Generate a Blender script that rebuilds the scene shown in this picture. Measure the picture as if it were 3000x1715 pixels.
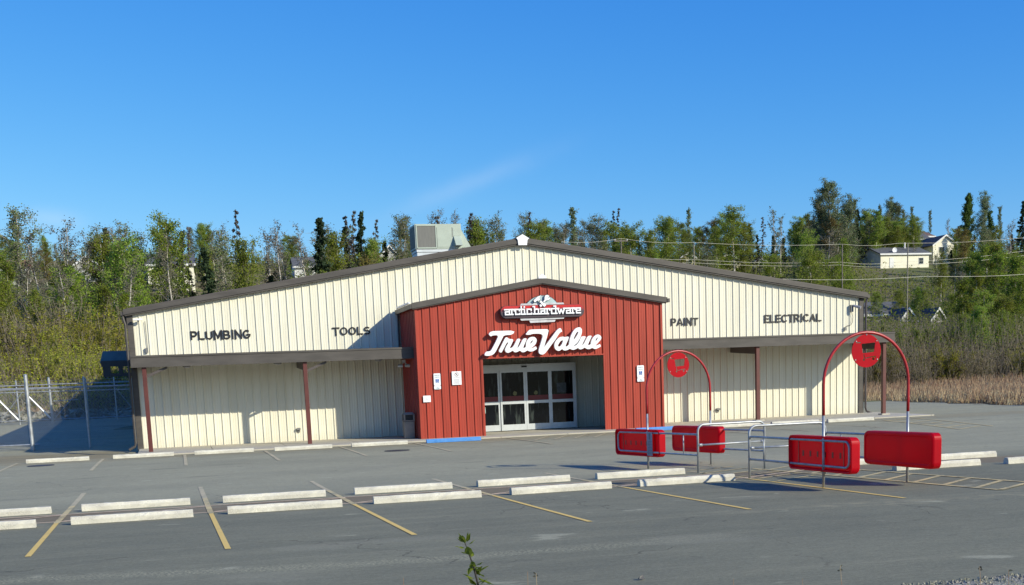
import bpy, bmesh, math, random
import numpy as np
from mathutils import Matrix, Vector
S = bpy.context.scene
for o in list(bpy.data.objects): bpy.data.objects.remove(o)
COL = S.collection
R = math.radians
# ---------------------------------------------------------------- camera
cam = bpy.data.cameras.new('camera'); camo = bpy.data.objects.new('camera', cam); COL.objects.link(camo)
_y, _p, _r = 0.261315, -0.161003, -0.0416309
_f = Vector((math.sin(_y)*math.cos(_p), math.cos(_y)*math.cos(_p), math.sin(_p)))
_rt = Vector((math.cos(_y), -math.sin(_y), 0)); _u = _rt.cross(_f)
_r2 = math.cos(_r)*_rt + math.sin(_r)*_u; _u2 = -math.sin(_r)*_rt + math.cos(_r)*_u
CAMP = Vector((1.0683, -49.3434, 1.8992))
camo.matrix_world = Matrix(((_r2.x, _u2.x, -_f.x, CAMP.x), (_r2.y, _u2.y, -_f.y, CAMP.y), (_r2.z, _u2.z, -_f.z, CAMP.z), (0, 0, 0, 1)))
cam.sensor_width = 36; cam.sensor_fit = 'HORIZONTAL'; cam.lens = 3648.8*36/3000; cam.shift_y = (1739.27-857.5)/3000
cam.clip_end = 3000; cam.clip_start = 0.1
S.camera = camo
# ---------------------------------------------------------------- world, sun, exposure
SUN = Vector((0.87, -1.0, 0.668)).normalized()
el = math.asin(SUN.z); az = math.atan2(SUN.x, SUN.y)
w = bpy.data.worlds.new('World'); S.world = w; w.use_nodes = True
wt = w.node_tree; wn = wt.nodes; bg = wn['Background']
sky = wn.new('ShaderNodeTexSky'); sky.sky_type = 'NISHITA'; sky.sun_disc = False
sky.sun_elevation = el; sky.sun_rotation = az; sky.air_density = 1.0; sky.dust_density = 0.3; sky.ozone_density = 3.0
sep = wn.new('ShaderNodeSeparateColor'); cmb = wn.new('ShaderNodeCombineColor'); wt.links.new(sky.outputs[0], sep.inputs[0])
SK = 0.12   # deepen the blue of the clear northern sky, channel by channel
for i_, (g_, k_) in enumerate(((1.88, 1.20), (1.09, 0.90), (0.474, 0.98))):
    p_ = wn.new('ShaderNodeMath'); p_.operation = 'MULTIPLY'; p_.inputs[1].default_value = SK; wt.links.new(sep.outputs[i_], p_.inputs[0])
    q_ = wn.new('ShaderNodeMath'); q_.operation = 'POWER'; q_.inputs[1].default_value = g_; wt.links.new(p_.outputs[0], q_.inputs[0])
    r_ = wn.new('ShaderNodeMath'); r_.operation = 'MULTIPLY'; r_.inputs[1].default_value = k_/SK; wt.links.new(q_.outputs[0], r_.inputs[0]); 
    m_ = wn.new('ShaderNodeMath'); m_.operation = 'MINIMUM' if i_ < 2 else 'MULTIPLY'; wt.links.new(r_.outputs[0], m_.inputs[0])
    if i_ < 2: wt.links.new(sep.outputs[i_], m_.inputs[1])
    else: m_.inputs[1].default_value = 1.0
    wt.links.new(m_.outputs[0], cmb.inputs[i_])
# two faint wisps of cirrus low in the sky
tcw = wn.new('ShaderNodeTexCoord'); cur = cmb.outputs[0]
for c_, ax, wl, ws, amt in (((.233, .957, .156), (.62, -.24, .22), .055, .007, .085), ((-.068, .988, .1365), (.97, .08, -.0), .018, .006, .13)):
    c_ = Vector(c_).normalized(); ax = (Vector(ax)-c_*c_.dot(Vector(ax))).normalized(); up_ = c_.cross(ax)
    nz_ = wn.new('ShaderNodeTexNoise'); nz_.inputs['Scale'].default_value = 22; nz_.inputs['Detail'].default_value = 4; wt.links.new(tcw.outputs['Generated'], nz_.inputs['Vector'])
    acc = None
    for v_, wd in ((ax, wl), (up_, ws)):
        d_ = wn.new('ShaderNodeVectorMath'); d_.operation = 'DOT_PRODUCT'; d_.inputs[1].default_value = v_/wd; wt.links.new(tcw.outputs['Generated'], d_.inputs[0])
        q_ = wn.new('ShaderNodeMath'); q_.operation = 'MULTIPLY_ADD'; q_.inputs[1].default_value = 1.6; wt.links.new(nz_.outputs['Fac'], q_.inputs[0]); wt.links.new(d_.outputs['Value'], q_.inputs[2])
        q3 = wn.new('ShaderNodeMath'); q3.operation = 'SUBTRACT'; q3.inputs[1].default_value = .8; wt.links.new(q_.outputs[0], q3.inputs[0])
        q2 = wn.new('ShaderNodeMath'); q2.operation = 'POWER'; q2.inputs[1].default_value = 2; ab = wn.new('ShaderNodeMath'); ab.operation = 'ABSOLUTE'; wt.links.new(q3.outputs[0], ab.inputs[0]); wt.links.new(ab.outputs[0], q2.inputs[0])
        if acc is None: acc = q2.outputs[0]
        else:
            ad = wn.new('ShaderNodeMath'); ad.operation = 'ADD'; wt.links.new(acc, ad.inputs[0]); wt.links.new(q2.outputs[0], ad.inputs[1]); acc = ad.outputs[0]
    ng = wn.new('ShaderNodeMath'); ng.operation = 'MULTIPLY'; ng.inputs[1].default_value = -1; wt.links.new(acc, ng.inputs[0])
    ex = wn.new('ShaderNodeMath'); ex.operation = 'EXPONENT'; wt.links.new(ng.outputs[0], ex.inputs[0])
    fr_ = wn.new('ShaderNodeVectorMath'); fr_.operation = 'DOT_PRODUCT'; fr_.inputs[1].default_value = c_; wt.links.new(tcw.outputs['Generated'], fr_.inputs[0])
    gt = wn.new('ShaderNodeMath'); gt.operation = 'GREATER_THAN'; gt.inputs[1].default_value = .5; wt.links.new(fr_.outputs['Value'], gt.inputs[0])
    a1 = wn.new('ShaderNodeMath'); a1.operation = 'MULTIPLY'; wt.links.new(ex.outputs[0], a1.inputs[0]); wt.links.new(gt.outputs[0], a1.inputs[1])
    a2 = wn.new('ShaderNodeMath'); a2.operation = 'MULTIPLY'; a2.inputs[1].default_value = amt; wt.links.new(a1.outputs[0], a2.inputs[0])
    mx = wn.new('ShaderNodeMix'); mx.data_type = 'RGBA'; wt.links.new(a2.outputs[0], mx.inputs[0]); wt.links.new(cur, mx.inputs[6]); mx.inputs[7].default_value = (7.5, 7.8, 8.2, 1); cur = mx.outputs[2]
wt.links.new(cur, bg.inputs['Color']); bg.inputs['Strength'].default_value = SK
sl = bpy.data.lights.new('sun', 'SUN'); sl.energy = 4.8; sl.angle = R(0.53); sl.color = (1.0, 0.94, 0.76)
so = bpy.data.objects.new('sun', sl); COL.objects.link(so); so.rotation_euler = SUN.to_track_quat('Z', 'Y').to_euler()
S.view_settings.view_transform = 'Standard'; S.view_settings.look = 'None'; S.view_settings.exposure = 0.13; S.view_settings.gamma = 1
# ---------------------------------------------------------------- node helpers and materials
class NT:
    def __init__(s, name):
        m = bpy.data.materials.new(name); m.use_nodes = True; s.m = m; s.t = m.node_tree
        s.n = s.t.nodes; s.b = s.n['Principled BSDF']; s.out = s.n['Material Output']
    def link(s, a, b): s.t.links.new(a, b)
    def setin(s, inp, v):
        if hasattr(v, 'is_linked') or hasattr(v, 'links'): s.link(v, inp)
        else:
            if isinstance(v, tuple) and len(v) == 3 and len(inp.default_value) == 4: v = v+(1,)
            inp.default_value = v
    def coord(s, kind='Object'):
        if not hasattr(s, 'tc'): s.tc = s.n.new('ShaderNodeTexCoord')
        return s.tc.outputs[kind]
    def pos(s): return s.n.new('ShaderNodeNewGeometry').outputs['Position']
    def noise(s, scale, detail=3, vec=None, rough=0.6, stretch=None):
        n = s.n.new('ShaderNodeTexNoise'); n.inputs['Scale'].default_value = scale; n.inputs['Detail'].default_value = detail; n.inputs['Roughness'].default_value = rough
        v = vec or s.coord()
        if stretch:
            mp = s.n.new('ShaderNodeMapping'); mp.inputs['Scale'].default_value = stretch; s.link(v, mp.inputs[0]); v = mp.outputs[0]
        s.link(v, n.inputs['Vector']); return n.outputs['Fac']
    def math(s, op, a, b=0.0, c=None, clamp=False):
        n = s.n.new('ShaderNodeMath'); n.operation = op; n.use_clamp = clamp
        s.setin(n.inputs[0], a); s.setin(n.inputs[1], b)
        if c is not None: s.setin(n.inputs[2], c)
        return n.outputs[0]
    def ramp(s, v, a, b, lo=0.0, hi=1.0):
        n = s.n.new('ShaderNodeMapRange'); s.setin(n.inputs[0], v)
        for i, x in enumerate((a, b, lo, hi)): n.inputs[1+i].default_value = x
        n.interpolation_type = 'SMOOTHSTEP'; return n.outputs[0]
    def mix(s, f, a, b, mode='MIX'):
        n = s.n.new('ShaderNodeMix'); n.data_type = 'RGBA'; n.blend_type = mode
        s.setin(n.inputs[0], f); s.setin(n.inputs[6], a); s.setin(n.inputs[7], b); return n.outputs[2]
    def xyz(s, v):
        n = s.n.new('ShaderNodeSeparateXYZ'); s.link(v, n.inputs[0]); return n.outputs
    def bump(s, h, strength=0.3, dist=0.01):
        n = s.n.new('ShaderNodeBump'); n.inputs['Strength'].default_value = strength; n.inputs['Distance'].default_value = dist
        s.link(h, n.inputs['Height']); s.link(n.outputs[0], s.b.inputs['Normal'])
def mat(name, rgb, rough=0.6, var=0.12, scale=3.0, metal=0.0, bump=0.0, stretch=None, rgb2=None, fine=0.0, spec=0.5):
    k = NT(name); k.b.inputs['Roughness'].default_value = rough; k.b.inputs['Metallic'].default_value = metal
    k.b.inputs['Specular IOR Level'].default_value = spec
    nz = k.noise(scale, 5, stretch=stretch); f = k.ramp(nz, 0.3, 0.7)
    b2 = rgb2 or tuple(c*(1-var*2) for c in rgb)
    c = k.mix(f, tuple(min(1, x*(1+var*0.4)) for x in rgb), b2)
    if fine:
        f2 = k.ramp(k.noise(scale*22, 2), 0.35, 0.65); c = k.mix(f2, c, tuple(x*(1-fine) for x in rgb))
    k.link(c, k.b.inputs['Base Color'])
    if bump: k.bump(k.noise(scale*10, 4), bump, 0.02)
    return k.m
M = {}
M['cream'] = mat('cream_siding', (0.77, 0.735, 0.56), 0.45, 0.05, 0.8, stretch=(3, 1, 0.35), spec=0.3)
k = NT('cream_siding_wall'); X, Y, Z = k.xyz(k.coord())
c = k.mix(k.ramp(k.noise(0.8, 5, stretch=(3, 1, .35)), .3, .7), (0.765, 0.735, 0.605), (0.70, 0.668, 0.535))
c = k.mix(k.math('MULTIPLY', k.ramp(k.noise(1.0, 3, stretch=(9, 1, .25)), .55, .75), .10), c, (0.55, 0.52, 0.42))
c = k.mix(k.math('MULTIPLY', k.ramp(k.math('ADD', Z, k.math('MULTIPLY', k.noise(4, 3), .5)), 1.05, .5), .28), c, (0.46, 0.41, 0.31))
k.link(c, k.b.inputs['Base Color']); k.b.inputs['Roughness'].default_value = .45; k.b.inputs['Specular IOR Level'].default_value = .3
k.bump(k.noise(1.3, 2, stretch=(1.5, 1, .6)), .25, .02); M['cream_wall'] = k.m
M['red'] = mat('red_siding', (0.39, 0.054, 0.031), 0.42, 0.12, 1.0, stretch=(4, 1, 0.3), spec=0.35)
M['brown'] = mat('brown_trim', (0.092, 0.082, 0.073), 0.5, 0.13, 1.5, stretch=(0.6, 1, 3), spec=0.35)
M['roof'] = mat('brown_roof', (0.09, 0.075, 0.07), 0.45, 0.1, 1.0)
M['postred'] = mat('post_red', (0.115, 0.028, 0.022), 0.5, 0.12, 2)
M['concrete'] = mat('walk_concrete', (0.50, 0.46, 0.37), 0.85, 0.14, 1.2, bump=0.15, fine=0.08)
M['stop'] = mat('stop_concrete', (0.72, 0.685, 0.56), 0.85, 0.13, 2.6, bump=0.35, rgb2=(0.40, 0.375, 0.31), fine=0.22, stretch=(1, 2, 2))
M['blue'] = mat('blue_paint', (0.05, 0.24, 0.62), 0.6, 0.12, 4, rgb2=(0.10, 0.28, 0.60), fine=0.15)
M['galv'] = mat('galvanised', (0.42, 0.44, 0.455), 0.46, 0.14, 6, metal=0.5)
M['alum'] = mat('door_aluminium', (0.60, 0.63, 0.64), 0.4, 0.05, 3, metal=0.25)
M['wsign'] = mat('sign_white', (0.86, 0.87, 0.88), 0.35, 0.02, 3)
M['black'] = mat('black_letter', (0.008, 0.007, 0.010), 0.5, 0.1, 4)
M['dark'] = mat('dark_metal', (0.03, 0.03, 0.035), 0.5, 0.1, 4)
M['plastic'] = mat('red_plastic', (0.56, 0.003, 0.016), 0.42, 0.08, 1.5, spec=0.22)
_t = M['plastic'].node_tree; _b = _t.nodes['Principled BSDF']; _o = _t.nodes['Material Output']; _tr = _t.nodes.new('ShaderNodeBsdfTranslucent'); _mx = _t.nodes.new('ShaderNodeMixShader'); _tr.inputs[0].default_value = (.92, .014, .04, 1); _mx.inputs[0].default_value = .42
_t.links.new(_b.outputs[0], _mx.inputs[1]); _t.links.new(_tr.outputs[0], _mx.inputs[2]); _t.links.new(_mx.outputs[0], _o.inputs[0])
M['redsteel'] = mat('red_steel', (0.42, 0.020, 0.022), 0.35, 0.25, 4, fine=0.15)
M['hvac'] = mat('hvac_panel', (0.41, 0.47, 0.395), 0.5, 0.05, 2)
M['grille'] = mat('coil_grille', (0.16, 0.16, 0.145), 0.6, 0.08, 2, stretch=(12, 1, 1))
M['slate'] = mat('slate_metal', (0.07, 0.13, 0.15), 0.5, 0.1, 2)
M['bin'] = mat('bin_taupe', (0.26, 0.22, 0.18), 0.5, 0.1, 3, bump=0.2)
M['grey'] = mat('grey_box', (0.20, 0.20, 0.19), 0.5, 0.1, 4)
M['signblue'] = mat('sign_blue', (0.015, 0.10, 0.38), 0.4, 0.02, 3)
M['signink'] = mat('sign_ink', (0.10, 0.22, 0.24), 0.5, 0.05, 3)
M['ink'] = mat('grey_ink', (0.18, 0.16, 0.18), 0.5, 0.05, 3)
M['steelgreen'] = mat('emblem_silver', (0.42, 0.54, 0.55), 0.4, 0.08, 3)
M['silver'] = mat('emblem_band', (0.60, 0.60, 0.62), 0.35, 0.15, 3)
M['emblemdark'] = mat('emblem_edge', (0.05, 0.035, 0.04), 0.4, 0.05, 3)
M['stripe'] = mat('door_stripe', (0.16, 0.008, 0.010), 0.4, 0.1, 3)
M['sticker'] = mat('sticker', (0.35, 0.48, 0.45), 0.5, 0.2, 14)
M['sticker_yellow'] = mat('sticker_yellow', (0.16, 0.15, 0.05), 0.5, 0.1, 9)
M['poster'] = mat('poster', (0.05, 0.06, 0.065), 0.4, 0.3, 9)
M['label'] = mat('label_silver', (0.34, 0.34, 0.38), 0.5, 0.15, 9)
k = NT('door_glass'); k.b.inputs['Base Color'].default_value = (0.006, 0.008, 0.010, 1); k.b.inputs['Roughness'].default_value = 0.06
nz = k.noise(1.6, 3, stretch=(3.2, 1, 0.5)); f = k.ramp(nz, 0.52, 0.66); k.link(k.mix(f, (0.003, 0.004, 0.006), (0.040, 0.050, 0.046)), k.b.inputs['Base Color']); M['glass'] = k.m  # paler upright streaks in the base colour are painted reflections
k = NT('pill_print'); z = k.xyz(k.coord())[2]; f = k.ramp(z, -.04, .20); k.b.inputs['Roughness'].default_value = 0.3
k.link(k.mix(f, (0.075, 0.055, 0.065), (0.52, 0.022, 0.022)), k.b.inputs['Base Color']); M['pill'] = k.m
# asphalt: worn grey lot with its stains, dusty tyre tracks and a tan debris strip between the stop rows
def asphalt_nodes(k):
    p = k.coord(); X, Y, Z = k.xyz(p)
    big = k.ramp(k.noise(0.16, 4, stretch=(1, 2.2, 1)), 0.35, 0.66)
    mid = k.ramp(k.noise(1.1, 5, stretch=(0.45, 1.3, 1)), 0.32, 0.7)
    fine = k.ramp(k.noise(75, 2), 0.3, 0.7); fine2 = k.ramp(k.noise(17, 3), 0.3, 0.72)
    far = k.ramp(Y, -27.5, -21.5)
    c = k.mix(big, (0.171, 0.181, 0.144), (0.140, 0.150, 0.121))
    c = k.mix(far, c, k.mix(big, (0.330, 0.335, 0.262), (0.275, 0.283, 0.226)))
    c = k.mix(k.math('MULTIPLY', mid, 0.42), c, k.mix(0.5, c, (0.309, 0.309, 0.227)))
    c = k.mix(k.math('MULTIPLY', fine, 0.40), c, k.mix(0.55, c, (0.072, 0.072, 0.060)))
    c = k.mix(k.math('MULTIPLY', fine2, 0.26), c, k.mix(0.55, c, (0.350, 0.350, 0.260)))
    # streaky tyre tracks running along the aisle
    st = k.ramp(k.noise(1.0, 4, stretch=(0.06, 2.6, 1)), 0.52, 0.72); c = k.mix(k.math('MULTIPLY', st, 0.30), c, (0.278, 0.278, 0.214))
    wy = k.math('ADD', Y, k.math('MULTIPLY', k.math('SUBTRACT', k.noise(0.7, 3), 0.5), 1.2))
    def band(c0, half, soft, mul, col, c):
        d = k.math('ABSOLUTE', k.math('SUBTRACT', wy, c0)); f = k.ramp(d, half+soft, half)
        return k.mix(k.math('MULTIPLY', f, mul), c, col)
    c = band(-25.85, 0.55, 0.35, 0.75, (0.185, 0.150, 0.105), c)
    c = band(-5.2, 1.0, 1.2, 0.45, (0.242, 0.216, 0.143), c)
    # tan grit in front of the gate and the loading side
    fx = k.math('MULTIPLY', k.ramp(X, 0.5, -1.5), k.math('MULTIPLY', k.ramp(Y, -4.6, -3.6), k.ramp(Y, 1.5, 0.6)))
    c = k.mix(k.math('MULTIPLY', fx, 0.7), c, k.mix(k.ramp(k.noise(1.2, 4, stretch=(0.3, 7, 1)), 0.42, 0.55), (0.154, 0.129, 0.084), (0.268, 0.237, 0.155)))
    # pale gravel dust line across the near aisle and chalky scuffs
    ln = k.math('ADD', wy, k.math('MULTIPLY', k.ramp(X, -3.0, 4.0), 1.2)); d = k.math('ABSOLUTE', k.math('ADD', ln, 33.95))
    g = k.math('MULTIPLY', k.ramp(d, 0.42, 0.05), k.ramp(k.noise(26, 3), 0.47, 0.60)); g = k.math('MULTIPLY', g, k.ramp(X, 9.5, 5.0))
    c = k.mix(k.math('MULTIPLY', g, 0.55), c, (0.433, 0.433, 0.319))
    d2 = k.math('ABSOLUTE', k.math('ADD', k.math('ADD', wy, k.math('MULTIPLY', X, 0.10)), 31.55))
    g = k.math('MULTIPLY', k.ramp(d2, 0.55, 0.05), k.ramp(k.noise(3.2, 4), 0.42, 0.62)); g = k.math('MULTIPLY', g, k.ramp(X, 7.5, 10.5))
    c = k.mix(k.math('MULTIPLY', g, 0.35), c, (0.371, 0.350, 0.244))
    sc = k.ramp(k.noise(0.9, 4, stretch=(0.9, 1.3, 1), rough=0.5), 0.64, 0.70); c = k.mix(k.math('MULTIPLY', sc, 0.48), c, (0.40, 0.41, 0.33))
    dk = k.ramp(k.noise(0.5, 3, stretch=(0.5, 2.0, 1), rough=0.5), 0.36, 0.28); c = k.mix(k.math('MULTIPLY', dk, 0.4), c, (0.088, 0.093, 0.076))
    # hairline cracks and a few darker sealed patches
    vo = k.n.new('ShaderNodeTexVoronoi'); vo.feature = 'DISTANCE_TO_EDGE'; vo.inputs['Scale'].default_value = .22
    wv = k.n.new('ShaderNodeTexNoise'); wv.inputs['Scale'].default_value = .9; wv.inputs['Detail'].default_value = 5; k.link(p, wv.inputs['Vector'])
    va = k.n.new('ShaderNodeVectorMath'); va.operation = 'MULTIPLY_ADD'; va.inputs[1].default_value = (1.6, 1.6, 0); k.link(wv.outputs['Color'], va.inputs[0]); k.link(p, va.inputs[2]); k.link(va.outputs[0], vo.inputs['Vector'])
    ck = k.math('MULTIPLY', k.ramp(vo.outputs['Distance'], .0045, .0012), k.ramp(k.noise(.35, 2), .50, .60)); c = k.mix(k.math('MULTIPLY', ck, .55), c, (.05, .05, .045))
    pt = k.ramp(k.noise(.33, 4, stretch=(.8, 1.6, 1), rough=.45), .60, .66); c = k.mix(k.math('MULTIPLY', pt, .35), c, (.25, .255, .21))
    pt = k.ramp(k.noise(2.3, 3, stretch=(.9, 1.3, 1), rough=.5), .70, .76); c = k.mix(k.math('MULTIPLY', pt, .5), c, (.07, .072, .065))
    sp = k.ramp(k.noise(34, 3, stretch=(.7, 1.1, 1)), 0.30, 0.70, -1.0, 1.0); sp2 = k.ramp(k.noise(9, 4, stretch=(.5, 1.2, 1)), 0.3, 0.7, -1.0, 1.0)
    v = k.math('ADD', 1.0, k.math('ADD', k.math('MULTIPLY', sp, .13), k.math('MULTIPLY', sp2, .07)))
    c = k.mix(1.0, c, k.n.new('ShaderNodeCombineColor').outputs[0]) if False else c
    hv = k.n.new('ShaderNodeHueSaturation'); k.link(c, hv.inputs['Color']); k.link(v, hv.inputs['Value']); c = k.mix(1.0, hv.outputs[0], (1.06, 1.0, 0.875), 'MULTIPLY')
    ht = k.noise(60, 3)
    return c, ht
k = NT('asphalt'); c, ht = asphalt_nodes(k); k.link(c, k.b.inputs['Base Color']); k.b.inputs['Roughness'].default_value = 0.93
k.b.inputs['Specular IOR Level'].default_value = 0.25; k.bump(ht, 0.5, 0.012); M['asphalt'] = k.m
def paint(name, rgb, wear, lo=0.36, hi=0.62):
    k = NT(name); c, ht = asphalt_nodes(k)
    f = k.ramp(k.math('ADD', k.math('MULTIPLY', k.noise(9, 4), 0.6), k.math('MULTIPLY', k.noise(1.1, 2), 0.4)), lo, hi, 1.0, 0.0)
    k.link(k.mix(k.math('MULTIPLY', f, wear), c, rgb), k.b.inputs['Base Color']); k.b.inputs['Roughness'].default_value = 0.85; k.bump(ht, 0.4, 0.01)
    M[name] = k.m
paint('line_yellow', (0.72, 0.50, 0.14), 1.0, 0.50, 0.85)
paint('line_pale', (0.66, 0.52, 0.24), 0.9, 0.40, 0.70)
paint('line_faint', (0.66, 0.54, 0.32), 0.55, 0.42, 0.72)
paint('line_tan', (0.74, 0.55, 0.36), 0.95, 0.50, 0.85)
k = NT('hill_ground'); n1 = k.ramp(k.noise(0.12, 5), 0.38, 0.62); n2 = k.ramp(k.noise(1.6, 5), 0.35, 0.65)
c = k.mix(n1, (0.11, 0.13, 0.03), (0.16, 0.125, 0.07)); c = k.mix(k.math('MULTIPLY', n2, 0.5), c, (0.045, 0.05, 0.018)); k.link(c, k.b.inputs['Base Color'])
k.b.inputs['Roughness'].default_value = 1; M['hill'] = k.m
k = NT('verge_gravel'); n1 = k.ramp(k.noise(38, 3), 0.4, 0.6); n2 = k.ramp(k.noise(3, 3), 0.4, 0.6)
c = k.mix(n1, (0.42, 0.40, 0.34), (0.16, 0.15, 0.13)); c = k.mix(k.math('MULTIPLY', n2, 0.4), c, (0.26, 0.27, 0.15)); k.link(c, k.b.inputs['Base Color'])
k.b.inputs['Roughness'].default_value = 1; k.bump(k.noise(45, 3), 1, 0.03); M['gravel'] = k.m
def leafmat(name, a, b, dead=None, trans=0.35):
    k = NT(name); oi = k.n.new('ShaderNodeObjectInfo'); f = k.ramp(k.noise(0.9, 3, vec=k.pos()), 0.33, 0.67)
    c = k.mix(f, a, b)
    if dead: c = k.mix(k.ramp(k.noise(5.5, 2, vec=k.pos()), 0.46, 0.62), c, dead)
    v = k.math('ADD', k.math('MULTIPLY', oi.outputs['Random'], 0.55), 0.72)
    h = k.n.new('ShaderNodeHueSaturation'); k.link(c, h.inputs['Color']); k.link(v, h.inputs['Value'])
    k.link(k.math('ADD', k.math('MULTIPLY', oi.outputs['Random'], 0.035), 0.483), h.inputs['Hue'])
    d = k.n.new('ShaderNodeBsdfDiffuse'); t = k.n.new('ShaderNodeBsdfTranslucent'); x = k.n.new('ShaderNodeMixShader'); x.inputs[0].default_value = trans
    k.link(h.outputs[0], d.inputs[0]); k.link(h.outputs[0], t.inputs[0]); k.link(d.outputs[0], x.inputs[1]); k.link(t.outputs[0], x.inputs[2])
    k.n.remove(k.b); k.link(x.outputs[0], k.out.inputs[0]); M[name] = k.m
leafmat('leaf_birch', (0.30, 0.39, 0.045), (0.20, 0.29, 0.035), (0.26, 0.25, 0.09), trans=0.5)
leafmat('leaf_pale', (0.22, 0.27, 0.10), (0.15, 0.19, 0.07), (0.19, 0.17, 0.10), trans=0.4)
leafmat('leaf_bare', (0.17, 0.165, 0.12), (0.13, 0.115, 0.08))
leafmat('leaf_spruce', (0.045, 0.065, 0.032), (0.028, 0.042, 0.024), trans=0.15)
leafmat('leaf_dead', (0.15, 0.135, 0.11), (0.09, 0.08, 0.07), trans=0.15)
leafmat('leaf_cotton', (0.203, 0.263, 0.120), (0.128, 0.173, 0.075), (0.180, 0.188, 0.120))
leafmat('leaf_cone', (0.104, 0.160, 0.041), (0.066, 0.104, 0.030))
leafmat('leaf_red', (0.227, 0.166, 0.053), (0.149, 0.131, 0.044))
leafmat('leaf_sapling', (0.26, 0.34, 0.035), (0.17, 0.24, 0.03), (0.17, 0.16, 0.06), trans=0.45)
leafmat('leaf_willow', (0.38, 0.38, 0.038), (0.29, 0.30, 0.035), (0.26, 0.21, 0.08), trans=0.45)
leafmat('leaf_brush', (0.15, 0.115, 0.065), (0.12, 0.12, 0.035), trans=0.2)
leafmat('leaf_drygrass', (0.58, 0.47, 0.29), (0.43, 0.30, 0.18), (0.37, 0.23, 0.15), trans=0.25)
leafmat('leaf_tan', (0.62, 0.52, 0.33), (0.50, 0.38, 0.22), trans=0.25)
leafmat('leaf_near', (0.27, 0.36, 0.05), (0.14, 0.21, 0.035), trans=0.45)
M['bark_white'] = mat('bark_white', (0.66, 0.62, 0.54), 0.9, 0.22, 4, rgb2=(0.34, 0.30, 0.26))
M['bark_grey'] = mat('bark_grey', (0.20, 0.175, 0.15), 0.9, 0.2, 4)
M['chain'] = mat('chain_wire', (0.36, 0.38, 0.38), 0.6, 0.1, 6, metal=0.2)
M['twig'] = mat('twig', (0.24, 0.20, 0.145), 0.9, 0.2, 2)
M['twig_pale'] = mat('twig_pale', (0.29, 0.26, 0.20), 0.9, 0.2, 2)
M['bark_dark'] = mat('bark_dark', (0.05, 0.042, 0.036), 0.9, 0.2, 4)
M['h_cream'] = mat('house_cream', (0.80, 0.76, 0.60), 0.8, 0.06, 1)
M['h_white'] = mat('house_white', (0.72, 0.72, 0.70), 0.8, 0.06, 1)
M['h_grey'] = mat('house_grey', (0.38, 0.38, 0.36), 0.8, 0.08, 1)
M['h_yellow'] = mat('house_yellow', (0.62, 0.56, 0.36), 0.8, 0.06, 1)
M['shingle'] = mat('shingle_grey', (0.10, 0.105, 0.115), 0.9, 0.15, 2)
M['shingle_brown'] = mat('shingle_brown', (0.15, 0.095, 0.075), 0.9, 0.15, 2)
M['shingle_red'] = mat('shingle_red', (0.24, 0.10, 0.06), 0.9, 0.15, 2)
M['pane'] = mat('house_pane', (0.03, 0.04, 0.05), 0.1, 0.1, 2)
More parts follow.
